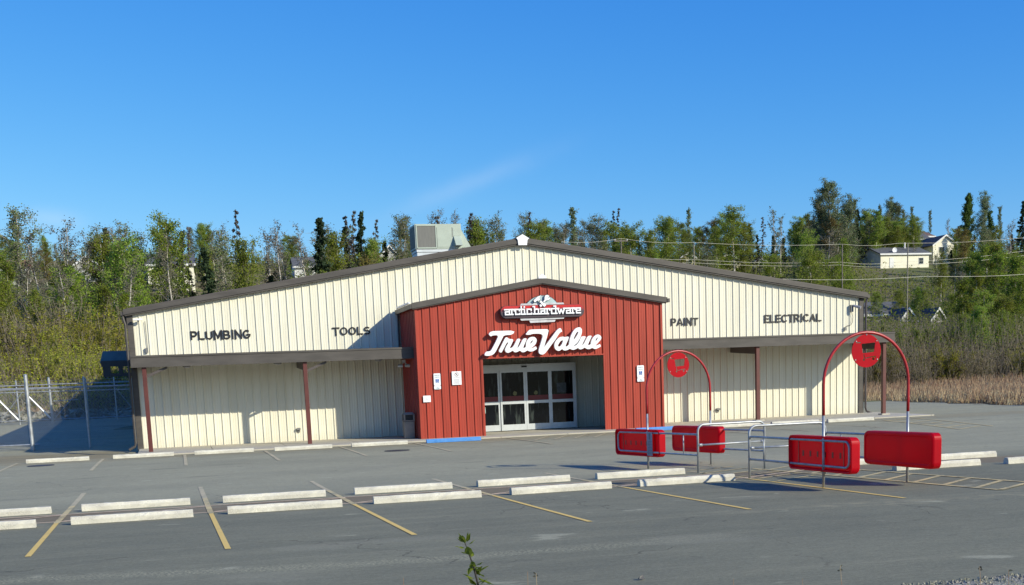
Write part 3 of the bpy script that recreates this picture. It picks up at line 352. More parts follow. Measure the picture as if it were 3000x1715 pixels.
FILL=[['birch',-27.7,207.9,5.9,-23],['sapling',-24.6,213.2,4.9,39],['pale_birch',-16.7,210.0,4.4,164],['birch',-14.8,207.9,3.6,194],['bare_birch',-7.6,220.5,3.4,316],['spruce',-5.3,217.3,3.1,352],['red_birch',2.4,207.6,4.4,468],['pale_birch',5.4,209.2,5.4,514],['pale_birch',12.7,221.6,4.8,619],['bare_birch',17.3,216.3,4.2,691],['pale_birch',20.1,213.5,4.7,736],['bare_birch',23.2,211.5,5.3,784],['birch',28.2,217.3,4.8,849],['sapling',35.0,212.2,5.6,954],['red_birch',39.4,209.6,5.8,1024],['birch',45.9,219.4,5.4,1093],['birch',52.0,207.8,6.4,1208],['birch',58.5,217.1,6.3,1271],['birch',60.1,214.3,6.2,1302],['spruce',71.8,223.2,6.3,1429],['sapling',69.4,211.2,6.8,1438],['red_birch',80.5,223.0,6.7,1540],['pale_birch',81.4,209.4,7.5,1605],['birch',92.1,223.3,7.2,1686],['bare_birch',91.0,209.1,6.9,1735],['sapling',97.6,207.7,6.2,1827],['birch',102.6,207.1,6.0,1894],['birch',111.8,208.7,7.4,2003],['birch',121.9,224.0,7.5,2045],['sapling',126.5,213.4,8.8,2158],['birch',129.4,213.4,7.8,2192],['bare_birch',140.0,222.0,6.0,2266],['birch',139.0,210.6,7.3,2324],['birch',152.7,221.7,10.1,2413],['sapling',160.6,216.2,10.0,2538],['bare_birch',168.0,217.8,9.1,2610],['birch',165.5,207.7,6.8,2654],['bare_birch',187.5,217.6,6.5,2824],['birch',194.0,218.3,7.5,2887],['sapling',194.9,207.3,6.2,2983],['bare_birch',199.3,206.8,6.3,3036],['birch',-22.6,193.0,6.0,39],['spruce',-19.5,191.2,4.6,93],['sapling',-16.0,181.1,6.4,141],['bare_birch',-8.8,183.1,4.5,276],['bare_birch',-4.3,190.9,4.7,358],['bare_birch',-0.5,187.0,4.6,423],['birch',3.5,190.5,6.0,488],['bare_birch',8.9,189.8,5.6,580],['spruce',11.4,187.5,5.8,624],['bare_birch',16.3,196.1,5.5,695],['bare_birch',23.4,187.9,6.1,820],['pale_birch',35.3,196.9,5.6,990],['birch',41.6,195.0,5.3,1091],['bare_birch',42.0,186.4,6.8,1118],['birch',49.1,196.7,6.6,1197],['pale_birch',54.2,187.1,6.6,1306],['birch',59.3,181.1,8.0,1405],['pale_birch',67.0,193.9,8.1,1468],['birch',71.9,196.3,6.8,1530],['spruce',80.7,192.3,7.1,1672],['pale_birch',84.3,197.4,6.2,1699],['bare_birch',90.0,196.6,6.2,1780],['spruce',91.7,183.5,7.1,1872],['birch',107.7,197.2,7.2,2014],['birch',112.7,192.2,8.9,2110],['birch',137.8,198.2,8.7,2392],['sapling',138.5,191.3,9.7,2448],['birch',155.3,196.0,8.0,2621],['bare_birch',158.0,191.8,5.5,2685],['birch',159.6,185.1,3.7,2759],['pale_birch',172.4,188.2,8.0,2889],['birch',175.2,188.4,8.7,2920],['red_birch',187.9,193.5,6.4,3022],['birch',-20.0,167.2,7.6,42],['red_birch',-16.0,172.6,6.1,131],['spruce',-6.0,170.2,5.0,319],['birch',2.7,161.7,7.7,479],['spruce',8.7,172.0,6.0,588],['bare_birch',15.3,173.1,5.6,705],['spruce',19.4,168.5,6.5,783],['birch',34.8,161.9,8.1,1068],['birch',37.1,171.8,6.1,1082],['spruce',48.8,164.6,8.9,1299],['bare_birch',69.4,167.6,8.3,1622],['birch',73.3,167.4,7.8,1685],['bare_birch',80.1,161.5,8.1,1825],['bare_birch',87.5,171.0,6.2,1884],['spruce',114.5,172.4,8.1,2266],['pale_birch',121.1,170.9,10.3,2369],['red_birch',124.4,167.2,11.9,2444],['spruce',145.8,161.4,6.3,2790],['birch',147.9,159.1,9.1,2839],['spruce',158.7,161.0,9.1,2968],['birch',171.2,171.2,6.7,3028],['birch',-20.0,140.2,9.6,-17],['birch',-3.0,148.8,7.3,366],['birch',12.3,136.8,8.1,693],['sapling',19.4,137.6,10.0,836],['sapling',23.2,148.2,7.7,891],['spruce',27.1,147.3,8.0,968],['birch',37.9,140.7,9.0,1195],['birch',45.1,144.7,10.3,1313],['pale_birch',44.7,135.3,11.3,1348],['pale_birch',71.1,147.9,10.2,1759],['birch',72.7,143.9,10.1,1811],['birch',76.6,139.3,9.6,1909],['pale_birch',84.4,136.3,10.5,2068],['spruce',100.6,141.8,10.9,2294],['birch',107.3,145.4,11.8,2370],['pale_birch',106.4,136.1,13.2,2438],['pale_birch',136.4,146.9,6.4,2797],['pale_birch',140.5,143.8,11.7,2891],['birch',153.5,146.7,7.1,3044],['pale_birch',-1.6,110.4,8.1,389],['pale_birch',10.1,118.3,10.7,666],['red_birch',15.9,121.0,9.4,797],['red_birch',27.3,111.1,11.7,1083],['birch',86.4,119.0,10.8,2252],['pale_birch',87.3,113.4,10.3,2323],['bare_birch',90.4,110.6,14.0,2410],['sapling',93.4,109.1,13.2,2484],['pale_birch',123.1,125.9,8.6,2817],['birch',117.3,110.6,12.4,2904],['birch',123.6,114.1,10.8,2966],['bare_birch',-14.2,102.6,10.2,36],['sapling',-9.4,96.1,10.8,155],['sapling',-6.4,104.9,7.3,262],['spruce',-3.1,96.8,7.8,343],['spruce',13.8,101.6,9.9,788],['birch',19.9,94.0,11.1,967],['spruce',78.4,99.4,8.9,2293],['birch',82.8,100.4,12.4,2372],['birch',89.0,104.5,11.3,2450],['bare_birch',107.6,102.1,10.0,2837],['sapling',112.0,103.7,12.4,2898],['pale_birch',107.4,92.1,9.6,2972],['bare_birch',-13.6,80.7,10.9,-18],['sapling',-12.5,75.1,11.1,-1],['sapling',-12.2,77.9,8.9,26],['bare_birch',-11.3,82.8,11.7,62],['birch',-10.2,80.4,8.8,101],['sapling',-7.9,84.1,11.2,176],['birch',-7.4,76.6,9.8,180],['birch',-3.8,81.9,8.6,307],['bare_birch',-2.6,77.6,10.2,338],['sapling',-2.6,84.0,9.3,346],['sapling',-1.1,84.6,10.3,388],['birch',-12.4,67.0,9.9,-27],['bare_birch',-6.4,61.5,11.1,173],['birch',-5.9,64.5,10.4,202],['sapling',-2.7,61.6,8.9,319],['bare_birch',-1.8,67.8,11.5,350],['sapling',-1.4,61.0,8.2,368],['sapling',105.1,98.1,8.5,2841],['sapling',110.9,102.9,8.2,2886],['sapling',110.9,99.1,6.9,2937],['sapling',117.3,103.0,8.3,3002],['sapling',114.6,98.3,7.1,3019],['birch',96.8,88.9,7.6,2803],['birch',96.2,85.0,8.3,2848],['bare_birch',100.5,88.1,8.5,2891],['bare_birch',99.0,83.0,6.9,2936],['sapling',102.4,85.0,9.3,2979],['birch',100.7,82.2,9.0,2987],['bare_birch',102.5,81.6,8.5,3033],['sapling',84.7,69.9,9.1,2828],['birch',90.9,75.2,9.0,2886],['birch',92.0,74.9,5.3,2915],['sapling',90.0,71.5,7.3,2926],['sapling',90.8,69.4,6.3,2981],['birch',90.8,68.7,6.2,2992],['bare_birch',92.1,68.6,9.0,3027],['birch',71.5,61.2,4.2,2645],['birch',72.6,62.3,3.2,2652],['birch',74.0,62.8,3.8,2681],['birch',74.2,60.6,3.8,2722],['sapling',75.9,61.7,3.2,2749],['sapling',75.0,59.0,4.3,2774],['sapling',76.0,57.9,5.6,2820],['sapling',76.2,56.9,6.7,2845],['birch',77.1,56.6,5.8,2874],['birch',78.8,57.8,8.0,2896],['sapling',83.0,62.4,6.2,2917],['birch',80.9,58.1,7.5,2944],['birch',85.5,62.5,5.2,2977],['sapling',84.8,59.1,4.4,3022],['bare_birch',85.4,59.2,7.3,3039],['sapling',61.0,47.5,4.3,2590],['sapling',62.8,49.5,4.4,2607],['sapling',66.6,53.2,3.5,2650],['sapling',64.8,50.2,3.8,2651],['sapling',66.7,50.7,3.7,2697],['birch',69.9,53.9,3.5,2729],['sapling',67.5,49.8,4.4,2739],['bare_birch',70.2,52.1,3.4,2770],['birch',68.6,48.2,4.3,2801],['birch',73.6,53.0,5.7,2847],['birch',70.1,47.3,6.3,2864],['sapling',71.4,48.1,3.7,2885],['sapling',73.0,48.5,4.2,2922],['birch',75.6,51.1,5.9,2941],['sapling',75.1,48.3,3.5,2986],['bare_birch',75.8,47.8,5.4,3016],['birch',81.7,53.5,4.0,3054],['birch',149.1,227.8,6.9,2335],['sapling',150.0,227.0,5.8,2350],['sapling',150.0,225.4,7.6,2360],['pale_birch',148.5,221.6,7.7,2366],['birch',149.6,221.8,6.3,2377],['sapling',150.4,221.9,6.9,2385],['pale_birch',154.8,227.9,7.5,2398],['birch',151.5,220.4,5.3,2408],['birch',156.5,227.8,5.2,2418],['birch',158.2,228.7,6.9,2430],['pale_birch',157.7,225.8,4.7,2443],['birch',161.5,230.6,5.9,2455],['spruce',160.3,227.3,7.4,2463],['birch',158.5,221.7,6.5,2478],['pale_birch',161.5,224.9,7.1,2491],['birch',163.5,227.6,7.8,2495],['birch',164.9,228.1,6.1,2507],['sapling',165.1,227.0,6.5,2517],['sapling',168.0,229.5,5.6,2531],['birch',167.5,227.0,7.6,2543],['pale_birch',165.4,221.6,6.5,2555],['sapling',171.6,230.6,6.5,2563],['birch',171.7,229.4,7.5,2572],['birch',170.6,224.7,7.8,2591],['birch',175.2,230.7,5.8,2601],['sapling',176.2,230.8,4.6,2610],['birch',174.9,227.1,5.1,2620],['spruce',176.1,227.1,4.5,2634],['birch',178.8,230.4,6.3,2640],['pale_birch',173.5,220.2,5.2,2653],['spruce',178.8,227.3,6.6,2661],['sapling',178.5,225.3,6.1,2671],['birch',181.7,228.2,6.6,2686],['birch',138.0,206.4,5.2,2339],['sapling',138.4,205.3,6.0,2352],['birch',139.8,207.6,5.8,2353],['pale_birch',139.5,205.1,5.9,2366],['spruce',140.9,205.7,7.7,2379],['birch',139.7,201.1,8.4,2395],['birch',142.3,205.3,5.2,2399],['birch',141.6,201.5,7.8,2415],['birch',141.8,201.6,6.8,2418],['pale_birch',143.4,201.9,7.0,2434],['pale_birch',147.5,208.1,5.5,2441],['birch',148.0,207.2,6.6,2453],['birch',149.6,207.4,6.9,2471],['birch',150.9,208.8,7.3,2477],['birch',152.3,209.6,5.5,2488],['sapling',147.6,199.5,8.0,2502],['sapling',150.1,202.5,6.0,2511],['sapling',152.9,206.1,8.1,2519],['birch',156.7,210.3,6.8,2534],['pale_birch',157.5,209.7,5.9,2547],['sapling',156.3,207.1,7.5,2551],['birch',153.5,200.4,6.2,2567],['birch',155.9,202.8,5.6,2578],['birch',158.8,205.9,8.0,2589],['birch',162.1,210.2,5.8,2596],['birch',158.7,203.5,6.9,2605],['birch',158.0,200.5,5.4,2618],['birch',162.2,205.2,5.3,2633],['birch',162.5,204.2,7.0,2644],['birch',160.0,199.8,7.8,2648],['sapling',161.6,200.5,5.9,2662],['spruce',163.9,202.8,5.5,2671],['birch',167.3,206.9,5.5,2680],['birch',134.4,200.1,10.0,2337],['sapling',137.9,202.0,10.6,2366],['birch',136.5,196.1,9.2,2390],['sapling',142.3,204.2,11.7,2406],['sapling',146.0,205.2,10.7,2443],['pale_birch',141.3,194.1,9.2,2463],['birch',146.2,200.8,11.3,2476],['spruce',146.3,195.8,11.5,2513],['birch',151.3,201.4,11.0,2533],['pale_birch',149.2,197.1,10.1,2539],['birch',150.6,196.1,10.1,2563],['birch',154.3,198.6,10.0,2590],['pale_birch',156.1,198.8,11.5,2610],['birch',157.8,198.1,9.0,2635],['birch',162.3,199.7,10.1,2676],['sapling',159.8,194.9,9.1,2683],['birch',122.2,177.7,4.8,2333],['birch',126.3,180.8,6.9,2366],['birch',125.4,174.5,5.3,2401],['pale_birch',128.3,177.8,5.2,2415],['sapling',135.5,185.7,3.8,2450],['sapling',134.3,180.4,6.9,2475],['birch',137.3,183.6,7.2,2491],['birch',158.3,177.7,6.0,2806],['sapling',163.6,183.3,3.5,2823],['spruce',163.0,179.5,5.8,2848],['sapling',165.3,179.3,7.1,2879],['birch',165.8,178.2,5.2,2895],['birch',166.4,176.0,5.6,2923],['birch',173.5,181.5,4.6,2959],['birch',172.6,179.8,5.9,2965],['birch',177.3,181.2,5.0,3008],['pale_birch',176.9,178.4,5.8,3030],['birch',177.6,178.7,7.0,3036],['sapling',112.5,159.4,4.5,2335],['birch',117.1,163.9,4.9,2367],['birch',118.8,164.6,5.1,2385],['birch',119.5,164.5,2.8,2396],['birch',118.4,158.7,6.1,2427],['sapling',118.8,156.6,4.0,2450],['birch',124.4,163.7,3.1,2471],['birch',123.4,160.4,4.2,2485],['pale_birch',145.7,165.8,5.3,2747],['birch',146.6,161.6,4.4,2798],['pale_birch',144.2,155.8,5.2,2821],['birch',152.4,162.7,3.8,2865],['birch',149.0,156.7,5.2,2878],['birch',154.7,161.7,4.0,2906],['sapling',150.2,154.2,3.9,2918],['birch',160.1,165.1,5.3,2945],['spruce',155.4,156.1,5.3,2970],['birch',157.6,157.1,3.4,2989],['sapling',165.5,162.9,4.9,3036],['pale_birch',161.5,155.8,5.1,3056],['birch',102.5,140.5,4.6,2336],['pale_birch',100.9,135.5,5.3,2355],['pale_birch',103.1,134.9,5.9,2396],['birch',104.4,134.9,5.7,2417],['sapling',109.2,141.0,6.7,2439],['birch',109.5,140.1,5.9,2453],['birch',113.0,142.3,5.2,2487],['birch',130.3,141.8,6.4,2758],['spruce',135.9,144.9,5.4,2809],['spruce',135.3,141.6,3.5,2835],['birch',136.3,140.6,5.4,2860],['birch',138.7,142.1,5.5,2880],['sapling',136.1,135.9,4.5,2908],['birch',144.2,143.9,3.8,2940],['pale_birch',144.5,143.7,5.5,2947],['sapling',148.8,145.4,4.2,2990],['birch',148.7,143.3,5.4,3013],['spruce',146.1,138.7,7.0,3026],['birch',152.0,145.0,5.2,3041],['spruce',90.2,117.7,8.0,2333],['birch',96.2,125.1,6.2,2370],['sapling',96.7,123.2,6.4,2396],['birch',99.1,124.8,6.0,2424],['pale_birch',98.6,122.4,6.4,2439],['spruce',96.5,116.2,7.8,2464],['birch',98.3,116.8,7.0,2490],['birch',102.7,116.7,5.2,2570],['birch',106.3,116.6,5.5,2635],['birch',109.6,117.7,5.6,2680],['birch',115.4,124.2,4.5,2708],['spruce',119.8,120.3,4.8,2824],['spruce',117.3,114.3,7.1,2855],['birch',126.4,125.2,5.2,2878],['birch',125.1,121.1,6.8,2904],['sapling',124.6,119.6,6.1,2914],['birch',124.2,115.1,6.2,2963],['sapling',129.3,121.0,5.8,2974],['birch',127.1,115.3,6.2,3008],['birch',133.5,121.9,6.0,3029],['pale_birch',129.9,115.8,6.9,3049],['bare_birch',69.4,61.9,3.7,2577],['sapling',69.1,60.3,4.5,2593],['sapling',70.2,59.4,4.5,2639],['sapling',73.5,62.2,4.4,2678],['sapling',76.6,64.6,4.2,2719],['bare_birch',77.8,64.3,4.2,2754],['sapling',78.3,64.3,4.2,2766],['bare_birch',77.8,61.7,4.1,2797],['sapling',81.1,64.1,5.6,2839],['sapling',83.1,63.9,5.5,2893],['sapling',80.6,59.4,3.7,2912],['sapling',84.7,62.8,5.2,2952],['sapling',86.0,62.4,3.3,2989],['sapling',89.6,64.4,6.1,3041],['sapling',65.2,55.7,3.6,2565],['sapling',64.9,54.2,4.8,2584],['sapling',65.6,52.4,3.9,2634],['bare_birch',68.0,54.7,4.5,2661],['sapling',68.6,54.9,4.4,2675],['sapling',67.6,51.5,4.4,2708],['sapling',68.8,51.1,3.6,2749],['sapling',73.4,55.5,3.4,2794],['bare_birch',75.2,56.7,4.2,2820],['sapling',73.0,52.1,3.6,2848],['sapling',77.0,56.4,3.4,2875],['sapling',77.8,55.3,5.2,2917],['sapling',77.0,53.6,3.9,2929],['sapling',78.4,53.0,4.2,2979],['sapling',80.3,54.2,4.0,3004],['sapling',79.8,52.1,2.9,3033],['sapling',58.7,45.7,4.3,2553],['sapling',60.6,47.3,3.8,2582],['sapling',63.5,49.1,4.2,2635],['sapling',63.0,45.3,4.4,2693],['sapling',66.8,50.3,4.1,2708],['sapling',66.7,47.2,4.0,2765],['sapling',71.0,50.8,3.3,2817],['sapling',69.8,47.3,3.1,2854],['sapling',71.3,49.1,2.7,2860],['sapling',71.6,47.2,3.4,2909],['sapling',73.2,48.4,4.5,2929],['bare_birch',72.8,45.4,3.5,2980],['sapling',77.1,50.2,3.2,2998],['bare_birch',78.8,50.9,2.7,3031],['sapling',88.3,75,11.3,2830],['sapling',93.6,80,12.2,2870],['sapling',93.7,78,12.8,2905],['sapling',91.3,72,12.1,2950],['sapling',91.5,70,11.5,2990],['sapling',96.6,75,12.7,3020],['sapling',85.9,66,10.0,2925],['sapling',83.8,60,9.0,2985],['sapling',80.0,62,9.7,2850],['shrub_yellow',-11.2,59.8,6.3,0],['shrub_yellow',-10.8,58.2,5.8,9],['shrub_yellow',-9.2,58.4,6.6,71],['shrub_grey',-8.9,58.7,7.2,81],['shrub_grey',-8.1,59.4,6.5,119],['shrub_grey',-6.3,55.6,7.5,172],['shrub_yellow',-5.9,58.6,6.6,199],['shrub_yellow',-4.9,57.0,7.0,233],['shrub_grey',-4.0,59.8,7.2,275],['shrub_yellow',-2.9,59.0,6.3,317],['shrub_yellow',-1.8,57.7,6.3,359],['shrub_grey',-1.3,59.0,7.0,374],['shrub_grey',-10.2,50.6,6.2,-3],['shrub_grey',-9.7,49.5,6.4,13],['shrub_yellow',-8.5,51.0,5.9,73],['shrub_grey',-8.1,49.9,5.8,85],['shrub_yellow',-7.1,50.4,6.2,128],['shrub_yellow',-6.0,47.3,5.8,169],['shrub_yellow',-5.4,50.6,5.3,202],['shrub_yellow',-4.5,50.9,5.2,242],['shrub_yellow',-3.5,48.7,6.2,277],['shrub_yellow',-2.8,52.3,4.8,314],['shrub_yellow',-1.8,52.0,5.1,354],['shrub_yellow',-9.4,39.6,3.7,-10],['shrub_grey',-8.9,40.7,3.8,16],['shrub_grey',-7.3,39.2,3.9,87],['shrub_yellow',-6.6,40.0,5.0,116],['shrub_grey',-6.4,42.4,4.7,137],['shrub_yellow',-5.3,39.1,4.3,175],['shrub_yellow',-4.8,41.5,4.8,207],['shrub_yellow',-4.0,42.9,4.7,244],['shrub_grey',-2.6,42.7,3.5,312],['shrub_grey',-1.8,41.9,4.2,347],['shrub_grey',-8.4,32.5,3.9,-4],['shrub_yellow',-8.1,34.9,4.0,25],['shrub_yellow',-7.1,34.3,3.7,72],['shrub_grey',-6.6,34.5,3.0,101],['shrub_yellow',-5.1,35.6,4.0,174],['shrub_yellow',-4.1,32.5,3.8,219],['shrub_yellow',-3.6,35.6,2.9,256],['shrub_yellow',-2.8,32.5,3.0,284],['shrub_yellow',-2.1,32.0,2.8,323],['shrub_grey',53.2,36.8,3.1,2549],['shrub_yellow',54.8,38.0,3.5,2580],['shrub_grey',55.1,36.9,3.0,2614],['shrub_grey',59.2,41.9,3.3,2641],['shrub_yellow',61.2,42.7,2.6,2687],['shrub_grey',57.4,36.2,2.7,2706],['shrub_yellow',62.8,43.8,2.8,2718],['shrub_yellow',61.3,38.9,3.2,2772],['shrub_grey',62.6,38.3,2.6,2829],['shrub_grey',64.0,38.5,3.1,2869],['shrub_yellow',69.0,39.0,3.1,3015]]
# ---------------------------------------------------------------- ground
HY = [27, 40, 60, 90, 130, 170, 200, 240, 300, 400, 700]
HZ = [0, .8, 1.6, 4, 11, 20, 26, 32, 37, 40, 40]
def ZT(x, y):
    t = min(max((y+23)/18.5, 0), 1); l = min(max((8-x)/8, 0), 1); l = l*l*(3-2*l)
    return 0.2*t*t*(3-2*t)+float(np.interp(y, HY, HZ))+float(np.interp(-y, [75, 120, 160], [0, 9, 13]))+l*.058*min(max(y, 0), 20)  # unseen rise behind the camera, added to keep low sky off the glass
def grid(name, xs, ys, zf, m, kind=None):
    vs = []; fs = []; n = len(xs)
    for y in ys:
        for x in xs: vs.append((x, y, zf(x, y)))
    for j in range(len(ys)-1):
        for i in range(n-1): fs.append((j*n+i, j*n+i+1, (j+1)*n+i+1, (j+1)*n+i))
    o = MB().add(vs, fs).build(name, m, smooth=True)
    if kind: tag(o, kind=kind)
    return o
rng = random.Random(7)
xs = [-400, -200, -120, -80, -60, -40, -30, -20, -14, -10, -7, -5, -3, -1, 1, 3, 5, 8, 12, 20, 30, 40, 50, 65, 80, 100, 120, 145, 170, 200, 240, 300, 400, 600]
ys = [-400, -200, -160, -140, -120, -105, -90, -75, -60, -50, -45, -23, -20, -17, -14, -11, -8, -4.5, -2, 0, 4, 8, 12, 16, 20, 25, 30, 40, 50, 60, 75, 90, 105, 120, 135, 150, 165, 180, 195, 210, 225, 240, 270, 300, 350, 400, 500, 700, 1200]
def zhill(x, y):
    b = 0.9*math.sin(x*0.09+y*0.05)*math.cos(y*0.07)*min(max((y-60)/60, 0), 1) if y < 230 else 0
    return ZT(x, y)-0.04+b*0.6
grid('ground', xs, ys, zhill, 'hill', 'structure')
ay = [-39.6, -30, -23, -20, -17, -14, -11, -8, -4.5, -2, 0, 3, 6, 9, 12, 15, 18, 20, 22, 24, 26.5]
n = 26; vs = []; fs = []
for y in ay:
    wob = 0.5*math.sin(y*0.9)
    x1 = 40+0.3*y+wob; x0 = -60
    for i in range(n):
        t = i/(n-1); x = x0+(x1-x0)*t; yy = min(y, 20.5+0.4*math.sin(x)) if x < 4 else y
        vs.append((x, yy, ZT(x, yy)))
for j in range(len(ay)-1):
    for i in range(n-1): fs.append((j*n+i, j*n+i+1, (j+1)*n+i+1, (j+1)*n+i))
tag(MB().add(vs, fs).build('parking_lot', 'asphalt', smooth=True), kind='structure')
vs = [(-30, -60, 0.012), (40, -60, 0.012), (40, -40.0, 0.012)]
edge = [(x, -39.55+0.10*math.sin(x*2.3)+0.06*math.sin(x*7.1)-0.0*x, 0.012) for x in np.arange(36, -30, -0.4)]
MBv = MB(); vs = vs+edge; MBv.add(vs, [tuple(range(len(vs)))]); tag(MBv.build('gravel_verge', 'gravel'), kind='structure')
m = MB()   # loose stones of the verge
for i in range(2600):
    x = rng.uniform(4, 12); y = -39.45-abs(rng.gauss(0, 0.28)); s_ = rng.uniform(.006, .02); z = 0.012
    a = rng.uniform(0, 6.28); p = [(x+s_*math.cos(a+q*2.09), y+s_*math.sin(a+q*2.09), z) for q in range(3)]+[(x, y, z+s_*1.1)]
    m.add(p, [(0, 1, 3), (1, 2, 3), (2, 0, 3)])
tag(m.build('loose_gravel', 'gravel'), 'loose pale gravel along the bottom right edge of the parking lot', 'gravel', kind='stuff')
# painted lines lie 6 mm above the asphalt
def stripe(mb, a, b, w_, dz=0.007, step=1.0):
    a = Vector((a[0], a[1])); b = Vector((b[0], b[1])); d = b-a; L = d.length; nrm = Vector((-d.y, d.x)).normalized()*w_/2; k_ = max(1, int(L/step))
    vs = []; fs = []
    for i in range(k_+1):
        p = a+d*i/k_
        for s_ in (1, -1):
            q = p+nrm*s_; vs.append((q.x, q.y, ZT(q.x, q.y)+dz))
    for i in range(k_): fs.append((2*i, 2*i+1, 2*i+3, 2*i+2))
    mb.add(vs, fs)
ln = [(-.89, -19.6, -31.9), (1.665, -19.8, -32.65), (4.18, -20.0, -32.55), (6.76, -21.5, -32.45), (9.34, -21.8, -32.3), (12.0, -24, -32.25)]
a_, b_, c_ = MB(), MB(), MB()
for i, (x, y0, y1) in enumerate(ln):
    stripe(a_, (x, -27.0), (x+.03, y1), .078); stripe(b_, (x, -24.6 if i > 2 else -23.2), (x, -27.0), .10, .0075)
    stripe(c_, (x, y0), (x, -24.6 if i > 2 else -23.2), .10, .007)
tag(a_.build('stall_lines', 'line_yellow'), kind='structure'); tag(b_.build('stall_lines_worn', 'line_pale'), kind='structure')
for x in (-3.85, -1.13, 1.53, 4.23, 6.85, 9.5): stripe(c_, (x, -5.0), (x-.05, -11.5), .10, .008)
for x in (22.0, 24.7, 27.2): stripe(c_, (x, -5.0), (x, -11), .10, .008)
for i in range(9): stripe(c_, (13.2+i*.75, -7.8+.05*i), (14.6+i*.75, -5.0), .09, .0095)
stripe(c_, (13.0, -5.0), (13.0, -10.5), .10, .0115); stripe(c_, (17.2, -5.0), (17.2, -10.5), .10, .0115); stripe(c_, (20.0, -5.0), (20.0, -10.5), .10, .0115)
tag(c_.build('stall_lines_faded', 'line_faint'), kind='structure')
d_ = MB()
for y in (-25.22, -26.72): stripe(d_, (-6, y), (12.2, y+.03), .09, .006, 2)
for i in range(8):
    x = -5.9+2.55*i; stripe(d_, (x, -26.66), (x+2.5, -25.3), .08, .009)
tag(d_.build('median_lines', 'line_tan'), kind='structure')
e_ = MB(); stripe(e_, (13.35, -24.3), (13.9, -32.05), .10, .010); stripe(e_, (14.55, -24.2), (15.12, -31.2), .10, .010); stripe(e_, (13.9, -32.05), (15.12, -31.2), .10, .0125)
for i in range(9):
    y = -24.9-i*.82; stripe(e_, (13.42+.068*i*.82, y), (14.62+.08*i*.82, y+1.0), .10, .0075)
for i in range(6): stripe(e_, (11.9+.05*i, -25.2-.75*i+1.2), (13.4, -24.4-.75*i+1.2), .08, .0075)
tag(e_.build('hatched_aisle_lines', 'line_pale'), kind='structure')
f_ = MB(); stripe(f_, (29.6, -5.0), (27.3, -13.5), .10, .010); stripe(f_, (27.7, -6.3), (25.6, -14.2), .10, .010)
for i in range(7): stripe(f_, (27.6-.33*i, -6.9-1.2*i), (29.1-.33*i, -6.0-1.2*i+.1), .10, .0075)
tag(f_.build('far_hatched_lines', 'line_pale'), kind='structure')
# building-shade lane lines on the left yard
g_ = MB()
for y in (7.0, 12.0): stripe(g_, (-8, y), (-.3, y+.3), .10, .010)
tag(g_.build('yard_lines', 'line_pale'), kind='structure')
# manholes
for x, y, lb in ((8.08, -9.6, 'rusty round drain cover in the asphalt near the last stop left of the door'), (-2.9, -7.4, 'dark round drain cover in the asphalt below the leftmost front wheel stop')):
    t = empty('drain_cover', (x, y, ZT(x, y)), 0, lb, 'drain cover', 'round drain covers in the lot')
    bm_ = MB(); r0 = .36; N = 28
    bm_.add([(r0*math.cos(q*6.283/N), r0*math.sin(q*6.283/N), .006) for q in range(N)]+[(r0*math.cos(q*6.283/N), r0*math.sin(q*6.283/N), -.02) for q in range(N)], [tuple(range(N))]+[(q, (q+1) % N, N+(q+1) % N, N+q) for q in range(N)]); bm_.build('lid', 'dark', t)
    rm = MB(); rm.tube([(.40*math.cos(q*6.283/N), .40*math.sin(q*6.283/N), 0) for q in range(N)], .015, 5, True); rm.build('rim', 'dark', t)
# ---------------------------------------------------------------- pavement in front of the store
m = MB(); x = -0.05
while x < 31.3:
    x2 = min(x+2.6, 31.3); y0 = -4.3
    yy = [(y0, .245), (-1.9, .285), (-.001, .325)]
    for (ya, za), (yb, zb) in zip(yy[:-1], yy[1:]):
        m.hexa([(x+.01, ya+.01, .05), (x2-.01, ya+.01, .05), (x2-.01, yb-.004, .05), (x+.01, yb-.004, .05), (x+.01, ya+.01, za), (x2-.01, ya+.01, za), (x2-.01, yb-.004, zb-.001), (x+.01, yb-.004, zb-.001)])
    x = x2
tag(m.build('sidewalk', 'concrete'), kind='structure')
# ---------------------------------------------------------------- the store
store = empty('store_building', (0, 0, 0), 0, 'long cream metal clad store with brown gable roof and red entrance porch', 'building')
def ribbed(mb, a0, a1, top, zb, base, axis='x', out=-1, pitch=.3048, h=.036, phase=0.0):
    pr = []; k0 = math.floor((a0-phase)/pitch)
    P_ = [(0.0, 0), (.014, h), (.040, h), (.060, 0), (.120, 0), (.128, .005), (.140, .005), (.148, 0), (.205, 0), (.213, .005), (.225, .005), (.233, 0)]
    pts = []
    for kk in range(k0, int((a1-phase)/pitch)+2):
        for d, o_ in P_:
            a = phase+kk*pitch+d
            if a0 < a < a1: pts.append((a, o_))
    pts = [(a0, pts[0][1] if pts else 0)]+pts+[(a1, 0)]
    vs = []
    for a, o_ in pts:
        z0 = zb(a) if callable(zb) else zb; z1 = top(a) if callable(top) else top
        for z in (z0, z1): vs.append((a, base+out*o_, z) if axis == 'x' else (base+out*o_, a, z))
    mb.add(vs, [(2*i, 2*i+2, 2*i+3, 2*i+1) for i in range(len(pts)-1)])
W_ = 30.48
rl = lambda x: 5.27+(7.71-5.27)*(1-abs(x-W_/2)/(W_/2))
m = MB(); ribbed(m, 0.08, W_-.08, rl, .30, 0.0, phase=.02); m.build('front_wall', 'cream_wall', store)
m = MB(); ribbed(m, 0.05, 35.9, 5.3, -.2, 0.0, 'y'); m.build('side_wall', 'cream', store)
m = MB(); ribbed(m, .05, 35.9, 5.3, -.2, W_, 'y', 1); m.build('side_wall', 'cream', store)
m = MB(); m.prism([(0, -.2), (W_, -.2), (W_, 5.27), (W_/2, 7.71), (0, 5.27)], 35.9, 36.0); m.build('back_wall', 'cream', store)
m = MB()
